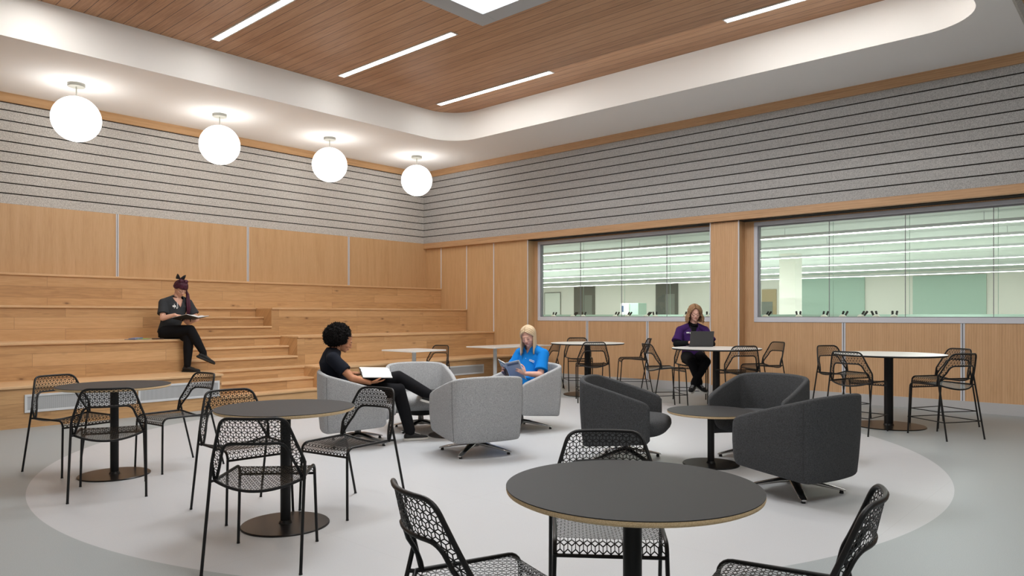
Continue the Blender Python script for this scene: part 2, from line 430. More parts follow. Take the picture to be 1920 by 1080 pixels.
o = u.build('trim_1', M['whitecoffer'], smooth=40); struct(o, 'white curved upstand rising from the lower ceiling to the wood ceiling', 'ceiling trim')
SX0, SX1, SY0, SY1, SB = 3.9, 6.84, 4.9, 6.72, .27     # skylight: outer rectangle, border
c2 = struct(empty('ceiling_slatted'), 'raised brown wood slat ceiling with linear lights', 'ceiling')
cw = MB()
for x0, x1, y0, y1 in ((CX0-.05, SX0, CY0-.05, CY1+.05), (SX1, CX1+.05, CY0-.05, CY1+.05), (SX0, SX1, CY0-.05, SY0), (SX0, SX1, SY1, CY1+.05)):
    cw.box(x0, x1, y0, y1, ZW, ZW+.03)
cw.build('wood_slats', M['ceilwood'], c2, smooth=0)
sk = empty('skylight', (0, 0, 0), 0, 'square skylight with white border glowing in the wood slat ceiling', 'skylight')
f = MB()
for x0, x1, y0, y1 in ((SX0, SX1, SY1-SB, SY1), (SX0, SX1, SY0, SY0+SB), (SX0, SX0+SB, SY0+SB, SY1-SB), (SX1-SB, SX1, SY0+SB, SY1-SB)):
    f.box(x0, x1, y0, y1, ZW-.015, ZW+.2)
f.build('frame', mat('skylight_border', s2l(176, 178, 180), .7), sk, smooth=0, bevel=.004)
MB().box(SX0+SB, SX1-SB, SY0+SB, SY1-SB, ZW+.1, ZW+.12).build('pane', M['sky'], sk, smooth=0)
# header over the opening behind the camera, lower lobby ceiling and far walls
wf = struct(empty('wall_front'), 'oak and felt upstand at the near edge of the lower ceiling, upper right corner', 'wall')
MB().box(XL, XR+.1, 1.165, 1.19, ZC-.002, ZC+.16).build('felt_band', M['felt'], wf, smooth=0)
MB().box(XL, XR+.1, 1.16, 1.19, ZC+.16, ZC+1.0).build('oak_header', M['trimwood'], wf, smooth=0)
MB().box(XL, XR+.1, 1.19, 1.25, ZC+.01, ZC+1.0).build('wall_backing', M['white'], wf, smooth=0)
o = MB().box(XL, XR+.1, YB, 1.19, ZC+.95, ZC+1.05).build('ceiling_lobby', M['soffit'], smooth=0); struct(o, 'lower lobby ceiling higher lobby ceiling', 'ceiling')
o = MB().box(XL-.1, XL, YB, YW+.1, 0, ZW+.3).build('wall_side', M['white'], smooth=0); struct(o, 'plain side wall at the far end of the stepped seating', 'wall')
o = MB().box(XL-.1, XR+.1, YB-.1, YB, 0, ZC+1.05).build('wall_back', M['white'], smooth=0); struct(o, 'plain wall at the back of the lobby', 'wall')
o = MB().box(XR+.0, XR+.1, YB, -1.5, 0, 3.0).build('wall_lobby', M['panel_rec'], smooth=0); struct(o, 'oak wall of the lobby past the longer window', 'wall')
MB().box(XF+.05, XR+.1, YB, YW+.1, ZB, ZC+1.05).build('wall_backing', M['white'], wu, smooth=0)

# linear lights in the slatted ceiling
def linear_light(x, y0, y1, label):
    t = empty('linear_light', (x, (y0+y1)/2, ZW), 0, label, 'ceiling light', 'linear lights in the wood ceiling')
    h = (y1-y0)/2; w = .048
    f = MB(); f.box(-w-.02, -w, -h-.02, h+.02, -.012, .0); f.box(w, w+.02, -h-.02, h+.02, -.012, .0)
    f.box(-w, w, h, h+.02, -.012, .0); f.box(-w, w, -h-.02, -h, -.012, .0); f.build('frame', M['white'], t, smooth=0)
    MB().box(-w, w, -h, h, -.008, -.001).build('diffuser', M['strip'], t, smooth=0)
linear_light(4.68, 7.20, 9.83, 'leftmost slim white linear light in the brown wood ceiling')
linear_light(6.76, 7.20, 9.83, 'slim white linear light just left of the skylight corner in the wood ceiling')
linear_light(8.87, 7.20, 9.83, 'slim white linear light nearest the curved ceiling corner')
linear_light(8.87, 1.75, 4.25, 'slim white linear light at the right, near the window wall side of the wood ceiling')

# globe pendants
def globe(x, label):
    t = empty('globe_pendant', (x, 11.59, ZC), 0, label, 'pendant light', 'row of globe pendants above the stepped seating')
    MB().lathe([(.0, -.045), (.108, -.045), (.112, -.04), (.112, 0)], 40).build('canopy', M['canopy'], t)
    MB().tube([(0, 0, -.04), (0, 0, -.19)], .009, 10).build('rod', M['canopy'], t)
    MB().ell((0, 0, -.187-.321), (.321,)*3, None, 48, 28).build('globe', M['globe'], t, smooth=180)
for x, l in ((3.47, 'white glass globe pendant on a short rod, leftmost and nearest of the row'), (5.59, 'white glass globe pendant, second from the left in the row'),
             (7.71, 'white glass globe pendant, third from the left in the row'), (9.83, 'white glass globe pendant hanging nearest the wall corner')): globe(x, l)

# ------------------------------------------------------------------ stepped seating
st = empty('stepped_seating', (0, 0, 0), 0, 'stepped oak bench seating with a stair aisle across the long wall', 'bleachers')
YT = (9.90, 10.65, 11.48, 12.32, YW-.008); ZTI = (.495, .975, 1.455, 1.935)
def tier(x0, x1, k, name='bench_tier', y0=None, z=None, yb=None, zb=0.):
    y = YT[k] if y0 is None else y0; z = ZTI[k] if z is None else z; yb = YT[k+1]+.03 if yb is None else yb
    yb = min(yb, YW-.008)
    b = MB().box(x0, x1, y, yb, zb, z-.032).build(name, M['bench'], st, smooth=0)
    MB().box(x0, x1+(.02 if x1 < 11 else 0), y-.028, yb, z-.032, z).build('nosing', M['nosing'], b, smooth=0, bevel=.006)
XA, XA1, XBB = 4.60, 4.80, 6.46
XE = XP-.008
tier(XL+.01, XE, 3)
tier(XL+.01, XA, 2); tier(XBB, XE, 2); tier(XL+.01, XA, 1); tier(XBB, XE, 1); tier(XL+.01, XA1, 0); tier(XBB, XE, 0)
d = .28; r_ = .16
for base in (0, 1, 2):
    zb = (0, ZTI[0], ZTI[1])[base]; a0 = XA1 if base == 0 else XA
    zt = ZTI[base]; 
    for i in range(3):
        z = zb+(zt-zb)*(i+1)/3; y0 = YT[base]+(.28, .55)[i-1]*(i > 0) if i else YT[base]
        yb = (YT[base]+(.28, .55)[i]) if i < 2 else YT[base+1]
        x1 = XBB+(.0)
        b = MB().box(a0+.001, x1-.001, y0, yb+.03, 0, z-.03).build('step', M['bench'], st, smooth=0)
        MB().box(a0+.001, x1-.001, y0-.026, yb+(.0 if i < 2 else -.001)+.0, z-.03, z).build('nosing', M['nosing'], b, smooth=0, bevel=.006)
# air grilles in the lowest riser
def grille_mat():
    m = mat('grille_mesh', s2l(160, 162, 164), .5, .3); t = NT(m); s = t.sep(t.new('ShaderNodeTexCoord').outputs['Object'])
    f = t.math('FRACT', t.math('MULTIPLY', s[0], 130.)); g = t.math('GREATER_THAN', f, .45)
    t.link(t.mix(g, s2l(140, 142, 144), s2l(205, 207, 209)), t.b.inputs['Base Color']); return m
M['grille'] = grille_mat()
def grille(x0, x1, z0, z1, label):
    y = YT[0]; t = empty('air_grille', ((x0+x1)/2, y, z0), 0, label, 'air grille', 'air grilles in the lowest riser'); w = (x1-x0)/2; h = z1-z0; e = .028
    f = MB(); f.box(-w, w, -.014, -.001, 0, e); f.box(-w, w, -.014, -.001, h-e, h); f.box(-w, -w+e, -.014, -.001, e, h-e); f.box(w-e, w, -.014, -.001, e, h-e)
    f.build('frame', M['polewhite'], t, smooth=0, bevel=.003)
    g = MB().box(-w+e, w-e, -.006, -.001, e, h-e); g.build('louvre', M['grille'], t, smooth=0)
grille(2.42, 3.66, .175, .39, 'white framed air grille in the lowest step, behind the leftmost mesh chair')
grille(3.68, 4.77, .175, .40, 'white framed air grille in the lowest step, just left of the stair aisle')
grille(9.10, 10.10, .185, .365, 'white framed air grille in the lowest step, behind the light grey armchairs')

# ------------------------------------------------------------------ laboratory behind the glass
LX0, LX1, LY0, LY1, LZ = XR+.1, 28.5, -3., 27., 2.87
for nm, a, m, lab, c in (('floor_laboratory', (LX0, LX1, LY0, LY1, -.1, 0), 'labfloor', 'grey laboratory floor behind the windows', 'floor'),
    ('ceiling_laboratory', (LX0, LX1, LY0, LY1, LZ, LZ+.1), 'labceil', 'pale tile ceiling of the laboratory behind the windows', 'ceiling'),
    ('wall_laboratory', (LX1, LX1+.1, LY0, LY1, 0, LZ), 'labwall', 'pale far wall of the laboratory behind the windows', 'wall'),
    ('wall_laboratory_side', (LX0, LX1, LY1, LY1+.1, 0, LZ), 'labwall', 'pale side wall at the far left end of the laboratory', 'wall'),
    ('wall_laboratory_end', (LX0, LX1, LY0-.1, LY0, 0, LZ), 'labwall', 'pale end wall of the laboratory', 'wall'),
    ('wall_laboratory_near', (XR+.1, XR+.14, 12.9, LY1, 0, LZ), 'labwall', 'pale near wall of the laboratory past the seating room', 'wall')):
    o = MB().box(*a).build(nm, M[m], smooth=0); struct(o, lab, c)
o = MB().box(LX1-.06, LX1, 8.2, 10.68, 0, 2.77).build('trim_2', M['labgreen'], smooth=0); struct(o, 'pale green glass partition on the far laboratory wall', 'partition')
o = MB().box(LX1-.06, LX1, 4.4, 6.6, 0, 2.7).build('trim_3', M['labgreen'], smooth=0); struct(o, 'second pale green glass partition at the right of the laboratory', 'partition')
o = MB().box(18., 18.45, 6.8, 7.2, 0, LZ).build('column', M['labwall'], smooth=0); struct(o, 'square white column inside the laboratory', 'column')
for nm, y0, y1, z1, m, lab in (('door_1', 20.38, 21.64, 2.8, 'labgrey', 'dark grey door at the left of the far laboratory wall'), ('door_2', 15.9, 17.02, 2.77, 'labgrey', 'dark grey door at the middle of the far laboratory wall'),
                       ('door_3', 11.5, 12.1, 2.37, 'labtan', 'tan door beside the white laboratory column')):
    o = MB().box(LX1-.05, LX1, y0, y1, 0, z1).build(nm, M[m], smooth=0, bevel=.01); struct(o, lab, 'door')
    MB().box(-.008, .0, y0+.15, y0+.6, .2, z1-.5).build('door_panel', mat('lab_door_inset', s2l(132, 136, 128), .5), o, smooth=0, loc=(LX1-.05, 0, 0))
wb = empty('whiteboard', (LX1-.04, 23.0, 1.0), 0, 'white marker board on the far laboratory wall', 'whiteboard')
MB().box(0, .03, -.5, .5, 0, 1.45).build('board', M['whiteboard'], wb, smooth=0)
MB().box(-.01, .0, -.53, .53, 1.45, 1.48).box(-.01, 0, -.53, -.5, 0, 1.45).box(-.01, 0, .5, .53, 0, 1.45).build('frame', M['labgrey'], wb, smooth=0)
mc = empty('lab_cabinet', (24., 15.5, 0), 0, 'white laboratory cabinet with a small control panel seen through the shorter window', 'cabinet')
MB().box(0, .6, -.38, .02, 0, 1.80).build('side_unit', M['labgreen'], mc, smooth=0, bevel=.01)
MB().box(-.05, .6, .02, .40, 0, 1.80).build('body', M['whiteboard'], mc, smooth=0, bevel=.01)
MB().box(-.06, -.05, .26, .37, 1.45, 1.7).build('control_panel', mat('control_blue', s2l(60, 82, 112), .4), mc, smooth=0)
for i, x in enumerate((12.75, 14.9, 17.3, 20.6, 23.6, 27.2)):
    t = empty('lab_light', (x, 12., 2.70), 0, ('laboratory strip light nearest the windows', 'second laboratory strip light from the windows', 'third laboratory strip light from the windows', 'fourth laboratory strip light from the windows', 'fifth laboratory strip light from the windows', 'laboratory strip light nearest the far wall')[i], 'strip light', 'laboratory strip lights')
    MB().box(-.035, .035, -14.5, 14.5, 0, .05).build('housing', M['polewhite'], t, smooth=0)
    MB().box(-.03, .03, -14.4, 14.4, -.012, -.001).build('diffuser', M['labstrip'], t, smooth=0)
    for y in range(-13, 14, 3): MB().tube([(0, y, .05), (0, y, LZ-2.70)], .004, 6).build('hanger', M['alu'], t)
def lab_bench(x0, x1, y0, y1, lab, back):
    t = empty('lab_bench', (x0, 0, 0), 0, lab, 'lab bench'); w = x1-x0
    MB().box(0, w, y0, y1, .91, .95).build('worktop', M['labgrey'], t, smooth=0, bevel=.004)
    MB().box(.05, w-.02, y0+.02, y1-.02, 0, .91).build('cabinet', M['whiteboard'], t, smooth=0)
    if back: MB().box(w-.04, w, y0, y1, .95, 1.34).build('back_screen', M['labgreen'], t, smooth=0)
lab_bench(11.95, 12.85, -.5, 10.6, 'grey topped laboratory bench with the microscopes along the windows', False)
lab_bench(15.2, 16., -1., 20., 'laboratory bench with a pale back screen behind the microscopes', True)
# microscopes
def microscope(loc, rz, label):
    t = empty('microscope', loc, rz, label, 'microscope', 'white microscopes on the laboratory bench')
    b = MB(); b.prism([(x*.09, y*.12) for x, y in ((-1, -1), (1, -1), (1, .7), (.7, 1), (-.7, 1), (-1, .7))], 0, .04); b.build('base', M['microwhite'], t, bevel=.006)
    MB().loft([((0, .08, .03), (1, 0, 0), (0, 1, 0), .035, .03), ((0, .09, .18), (1, 0, 0), (0, 1, 0), .03, .028), ((0, .04, .31), (1, 0, 0), (0, 1, 0), .035, .04), ((0, -.03, .355), (1, 0, 0), (0, 1, 0), .03, .03)], 14).build('arm', M['microwhite'], t)
    MB().box(-.07, .07, -.09, .04, .15, .165).build('stage', M['rubber'], t, smooth=0)
    MB().lathe([(.012, .19), (.018, .2), (.03, .26), (.03, .29)], 14, (0, -.04, 0)).build('objective', M['chrome'], t)
    h = MB(); h.ell((0, -.03, .34), (.055, .06, .045), None, 16, 10); h.build('head', M['microwhite'], t, smooth=180)
    for s in (-1, 1): MB().tube([(s*.025, -.06, .355), (s*.033, -.13, .43)], [.015, .017], 12).build('eyepiece', M['rubber'], t)
    return t
mys = [9.924, 9.41, 9.113, 8.318, 8.035, 7.60, 7.36, 6.714, 6.255, 5.184, 4.583, 4.18, 3.894, 3.62, 3.36, 3.12]
words = ['first', 'second', 'third', 'fourth', 'fifth', 'sixth', 'seventh', 'eighth', 'ninth']
m0 = None
for i, y in enumerate(mys):
    w = 'shorter' if i < 9 else 'longer'; j = i if i < 9 else i-9
    lab = 'white microscope with black eyepieces, %s from the left in the %s window' % (words[j], w)
    rz = [1.9, 1.2, 2.0, 1.6, 1.4, 1.1, 2.2, 1.7][i % 8]
    if m0 is None: m0 = microscope((12.3, y, .952), rz, lab)
    else: dup(m0, (12.3, y, .952), rz, lab)
# ------------------------------------------------------------------ perforated mesh chairs
def rhombille(inside, to3d, x0, x1, y0, y1, a=.0172, w=.0034, th=.0016):
    """cube pattern of struts; inside(u,v) tests the outline, to3d(u,v) maps to the shell"""
    mb = MB(); hw = a*sqrt(3); segs = set()
    def key(p): return (round(p[0], 5), round(p[1], 5))
    rows = int((y1-y0)/(1.5*a))+3; cols = int((x1-x0)/hw)+3
    for r in range(-1, rows):
        for c in range(-1, cols):
            cx = x0+c*hw+(hw/2 if r % 2 else 0); cy = y0+r*1.5*a
            hexp = [(cx+a*sin(pi/3*k), cy+a*cos(pi/3*k)) for k in range(6)]
            for k in range(6):
                p, q = key(hexp[k]), key(hexp[(k+1) % 6])
                segs.add((min(p, q), max(p, q)))
            for k in (0, 2, 4):
                p, q = key((cx, cy)), key(hexp[k]); segs.add((min(p, q), max(p, q)))
    for p, q in sorted(segs):
        ts = [0, .34, .67, 1]
        for t0, t1 in zip(ts[:-1], ts[1:]):
            A = (p[0]+(q[0]-p[0])*t0, p[1]+(q[1]-p[1])*t0); B = (p[0]+(q[0]-p[0])*t1, p[1]+(q[1]-p[1])*t1)
            mid = ((A[0]+B[0])/2, (A[1]+B[1])/2)
            if not inside(*mid): continue
            dx, dy = B[0]-A[0], B[1]-A[1]; L = sqrt(dx*dx+dy*dy); nx, ny = -dy/L*w/2, dx/L*w/2
            P = [to3d(A[0]+nx, A[1]+ny), to3d(A[0]-nx, A[1]-ny), to3d(B[0]-nx, B[1]-ny), to3d(B[0]+nx, B[1]+ny)]
            n = (P[1]-P[0]).cross(P[2]-P[0]); n = n.normalized()*th/2
            vs = [v+n for v in P]+[v-n for v in P]
            mb.add(vs, [(0, 1, 2, 3), (7, 6, 5, 4), (0, 4, 5, 1), (3, 2, 6, 7)])
    return mb
def poly_in(poly):
    def f(x, y):
        c = False; n = len(poly)
        for i in range(n):
            x1, y1 = poly[i]; x2, y2 = poly[(i+1) % n]
            if (y1 > y) != (y2 > y) and x < (x2-x1)*(y-y1)/(y2-y1)+x1: c = not c
        return c
    return f
def make_chair(name, cat, label, group, dz, feet, ring=None):
    wf, yf, wr_, yr = feet; R = .0085
    t = empty(name, (0, 0, 0), 0, label, cat, group)
    K = (.239, .552); TOP = (.160, .795); WB = (.226, .462); IN = (.150, .665)
    def ysurf(x, z): return -.142-.225*(z-.46)-.088*(1-min(1, (abs(x)/.24))**2)*min(1, max(0, (z-.47)/.12))
    # backrest: outline in (x,z)
    outl = [(-WB[0], WB[1]), (-K[0], K[1]), (-TOP[0]-.012, TOP[1]-.035), (-TOP[0]+.03, TOP[1]), (TOP[0]-.03, TOP[1]), (TOP[0]+.012, TOP[1]-.035), (K[0], K[1]), (WB[0], WB[1]),
            (IN[0]+.012, IN[1]-.02), (IN[0]-.03, IN[1]), (-IN[0]+.03, IN[1]), (-IN[0]-.012, IN[1]-.02)]
    pin = poly_in(outl)
    b = rhombille(pin, lambda x, z: V((x, ysurf(x, z), z+dz)), -.26, .26, .45, .80)
    b.build('backrest', M['black'], t, smooth=0)
    def barx(pts2): return [V((x, ysurf(x, z), z+dz)) for x, z in pts2]
    def f2(pts, r):
        p3 = fillet([(x, 0, z) for x, z in pts], r, 6); out = []
        for a, c in zip(p3[:-1], p3[1:]):
            nn = max(1, int((c-a).length/.03))
            for k in range(nn): q = a.lerp(c, k/nn); out.append((q.x, q.z))
        out.append((p3[-1].x, p3[-1].z)); return out
    fo = f2([(-WB[0]-.006, WB[1]-.01), (-K[0], K[1]), (-TOP[0], TOP[1]), (TOP[0], TOP[1]), (K[0], K[1]), (WB[0]+.006, WB[1]-.01)], [.02, .045, .045, .02])
    fi = f2([(-WB[0]+.002, WB[1]-.008), (-IN[0], IN[1]), (IN[0], IN[1]), (WB[0]-.002, WB[1]-.008)], [.045, .045])
    MB().tube(barx(fo), R, 8).tube(barx(fi), R*.95, 8).build('back_frame', M['black'], t, smooth=60)
    # seat
    def zs(x, y):
        s = min(1, max(0, (.20-y)/.40)); z = .458-.045*(1-min(1, abs(x)/.225)**2)*s**.8
        return z
    yr0 = -.165
    def rear(x): return yr0-.07*(1-min(1, abs(x)/.225)**2)
    L0 = .185
    def seat3(u, v):      # v runs forward; past L0 it turns down over the front bar
        if v <= L0: return V((u, v, zs(u, v)+dz))
        a = (v-L0)/.05
        if a < 1: return V((u, L0+.05*sin(a*pi/2), zs(u, L0)-.05*(1-cos(a*pi/2))+dz))
        return V((u, L0+.05, zs(u, L0)-.05-(v-L0-.05)+dz))
    def seat_in(u, v):
        w = .222-.012*(v+.16)/.38
        return abs(u) < w and rear(u) < v < L0+.058
    rhombille(seat_in, seat3, -.24, .24, -.25, .26).build('seat', M['black'], t, smooth=0)
    sf = MB()
    for s in (-1, 1):
        sf.tube([(s*(.224-.012*k/8), yr0+(L0-yr0)*k/8, zs(.225, 0)+dz) for k in range(9)]+[(s*.212, L0+.05*sin(a), zs(.225, L0)-.05*(1-cos(a))+dz) for a in (.3, .6, .9, 1.2, 1.5)], R, 8)
        sf.tube([(s*.224, yr0, .457+dz), (s*.240, -.188, .457+dz)], R*.9, 8)
    sf.tube([(x, rear(x), zs(x, rear(x))+dz) for x in [-.224+.448*k/16 for k in range(17)]], R, 8)
    sf.tube([(-.212, L0+.05, .402+dz), (.212, L0+.05, .402+dz)], R*.9, 8)
    sf.build('seat_frame', M['black'], t, smooth=60)
    for s in (-1, 1):
        MB().tube([(s*.212, L0+.05, .41+dz), (s*wf, yf, 0.004)], R, 8).tube([(s*wf, yf, .008), (s*wf, yf, 0)], R*1.15, 8).build('leg', M['black'], t, smooth=60)
        MB().tube([(s*K[0], ysurf(K[0], K[1]), K[1]+dz), (s*wr_, yr, 0.004)], R, 8).tube([(s*wr_, yr, .008), (s*wr_, yr, 0)], R*1.15, 8).build('leg', M['black'], t, smooth=60)
    if ring:
        zr = ring; g = MB()
        tf = 1-zr/(.41+dz); tr = 1-zr/(K[1]+dz)
        F = lambda s: V((s*(.212+(wf-.212)*tf), L0+.05+(yf-L0-.05)*tf, zr)); B = lambda s: V((s*(K[0]+(wr_-K[0])*tr), ysurf(K[0], K[1])+(yr-ysurf(K[0], K[1]))*tr, zr))
        g.tube([F(-1)+V((-.012, 0, 0)), F(1)+V((.012, 0, 0))], .0052, 8); g.tube([B(-1), B(1)], .0052, 8)
        for s in (-1, 1): g.tube([F(s)+V((0, .012, 0)), B(s)], .0052, 8)
        g.build('footrest', M['black'], t, smooth=60)
    return t
GC = 'black mesh dining chairs'; GS = 'black mesh counter stools'
ch = make_chair('mesh_chair', 'chair', 'x', GC, 0, (.224, .245, .246, -.299))
chairs = [
 (2.04, 6.911, 193.3, 'black wire mesh chair left of the leftmost dark round table, by the lowest step'),
 (1.99, 5.869, 337.2, 'black wire mesh chair in front of the leftmost dark round table, seen from behind'),
 (2.699, 6.407, 96.2, 'black wire mesh chair on the right of the leftmost dark round table'),
 (2.389, 4.59, 175.7, 'black wire mesh chair left of the second dark round table'),
 (2.022, 3.643, 316.5, 'black wire mesh chair in front of the second dark round table, seen from behind'),
 (2.927, 4.155, 99.5, 'black wire mesh chair right of the second dark round table, beside the seated reader'),
 (2.469, 1.703, 127.3, 'black wire mesh chair behind the nearest large dark round table'),
 (1.67, 1.609, 251.4, 'black wire mesh chair at the left of the nearest dark round table'),
 (2.22, .898, 11.4, 'black wire mesh chair at the right of the nearest dark round table'),
 (8.24, 9.33, 98, 'small black mesh chair at the white square table behind the light grey armchairs'),
 (10.07, 8.35, 65, 'small black mesh chair right behind the woman in blue, beside the left high table')]
for i, (x, y, a, l) in enumerate(chairs):
    if i == 0: ch.location = (x, y, 0); ch.rotation_euler = (0, 0, radians(a)); ch['label'] = l
    else: dup(ch, (x, y, 0), radians(a), l)
stl = make_chair('mesh_stool', 'stool', 'x', GS, .118, (.204, .273, .251, -.285), .19)
stools = [
 (9.841, 3.111, 151.2, 'black mesh counter stool at the far left of the right-hand white high table'),
 (8.72, 2.583, 260.3, 'black mesh counter stool at the near left of the right-hand white high table'),
 (9.902, 1.982, 57.8, 'black mesh counter stool at the far right of the right-hand white high table'),
 (8.994, 1.79, 327.8, 'black mesh counter stool at the near right of the right-hand white high table'),
 (9.14, 5.33, 236, 'black mesh counter stool left of the laptop table, seat pointing at the woman in purple'),
 (10.722, 6.848, 41, 'black mesh counter stool between the two left high tables, facing the left one'),
 (9.302, 4.299, 317.1, 'black mesh counter stool at the near side of the laptop table'),
 (10.601, 4.492, 57.1, 'black mesh counter stool right of the laptop table against the oak pilaster'),
 (10.017, 5.363, 124.6, 'black mesh counter stool under the woman in purple'),
 (10.254, 7.689, 133.7, 'black mesh counter stool on the wall side of the left white high table'),
 (9.077, 6.558, 314.5, 'black mesh counter stool on the near side of the left white high table')]
for i, (x, y, a, l) in enumerate(stools):
    if i == 0: stl.location = (x, y, 0); stl.rotation_euler = (0, 0, radians(a)); stl['label'] = l
    else: dup(stl, (x, y, 0), radians(a), l)

# ------------------------------------------------------------------ tables
def round_table(name, x, y, h, D, base, pr, top, edge, label, cat='table', group=None, basemat='basedisc', th=.023, polemat='blackpole'):
    t = empty(name, (x, y, 0), 0, label, cat, group); r = D/2
    MB().lathe([(r-.001, -.003), (r, -.0022), (r, 0)][::1]+[(r-.003, .0)], 96, (0, 0, h)).build('table_top', M[top], t)
    MB().lathe([(r-.014, -th), (r-.002, -th+.006), (r, -th+.012), (r, -.0035)], 96, (0, 0, h)).build('edge_band', M[edge], t, smooth=60)
    MB().lathe([(pr*1.9, h-th-.012), (pr*1.9, h-th-.0005)], 32).build('mounting_plate', M[polemat], t)
    MB().lathe([(pr, .008), (pr, h-th-.012)], 32).build('pole', M[polemat], t)
    MB().lathe([(base, 0), (base, .007), (base-.004, .011), (pr+.01, .012), (pr+.002, .03)], 80).build('base', M[basemat], t, smooth=30)
    return t
GD = 'dark round tables'; GW = 'white high tables'
round_table('round_table', 2.21, 6.44, .745, .85, .27, .032, 'tabletop', 'ply', 'dark round table with plywood edge at the far left, near the steps', group=GD)
round_table('round_table', 2.41, 4.11, .742, .85, .27, .032, 'tabletop', 'ply', 'dark round table with plywood edge, second from the left, three chairs round it', group=GD)
round_table('round_table', 2.09, 1.34, .742, .86, .27, .032, 'tabletop', 'ply', 'largest looking dark round table with plywood edge, nearest at the bottom', group=GD)
round_table('coffee_table', 5.92, 2.98, .474, .76, .245, .03, 'tabletop', 'ply', 'low dark round table between the three charcoal armchairs', group=GD, basemat='blackpole')
round_table('coffee_table', 5.44, 5.84, .474, .76, .245, .03, 'tabletop', 'ply', 'low dark round table between the four light grey armchairs', group=GD)
for x, y, l in ((9.735, 7.12, 'white round high table on a black post, leftmost by the windows'), (9.42, 4.66, 'white round high table with the laptop on it, in front of the oak pilaster'), (9.40, 2.44, 'white round high table on a black post at the right of the window wall')):
    round_table('high_table', x, y, .862, 1.22, .40, .05, 'tablewhite', 'rubber', l, group=GW, th=.022)
def square_table(x, y, l):
    t = empty('square_table', (x, y, 0), 0, l, 'table', 'white square tables'); w = .39; h = .74
    MB().box(-w, w, -w+.01, w-.01, h-.024, h).build('table_top', M['tablewhite'], t, smooth=0, bevel=.004)
    MB().lathe([(.036, .01), (.036, h-.036)], 28).build('pole', M['polewhite'], t)
    MB().box(-.1, .1, -.1, .1, h-.036, h-.0245).build('mounting_plate', M['polewhite'], t, smooth=0)
    MB().lathe([(.26, 0), (.26, .008), (.255, .012), (.04, .014)], 48).build('base', M['polewhite'], t, smooth=30)
square_table(7.93, 9.42, 'white square table beside the steps, behind the afro-haired reader')
square_table(9.84, 9.34, 'white square table left of the woman in blue, beside the steps')
square_table(10.66, 9.34, 'white square table directly behind the head of the woman in blue')

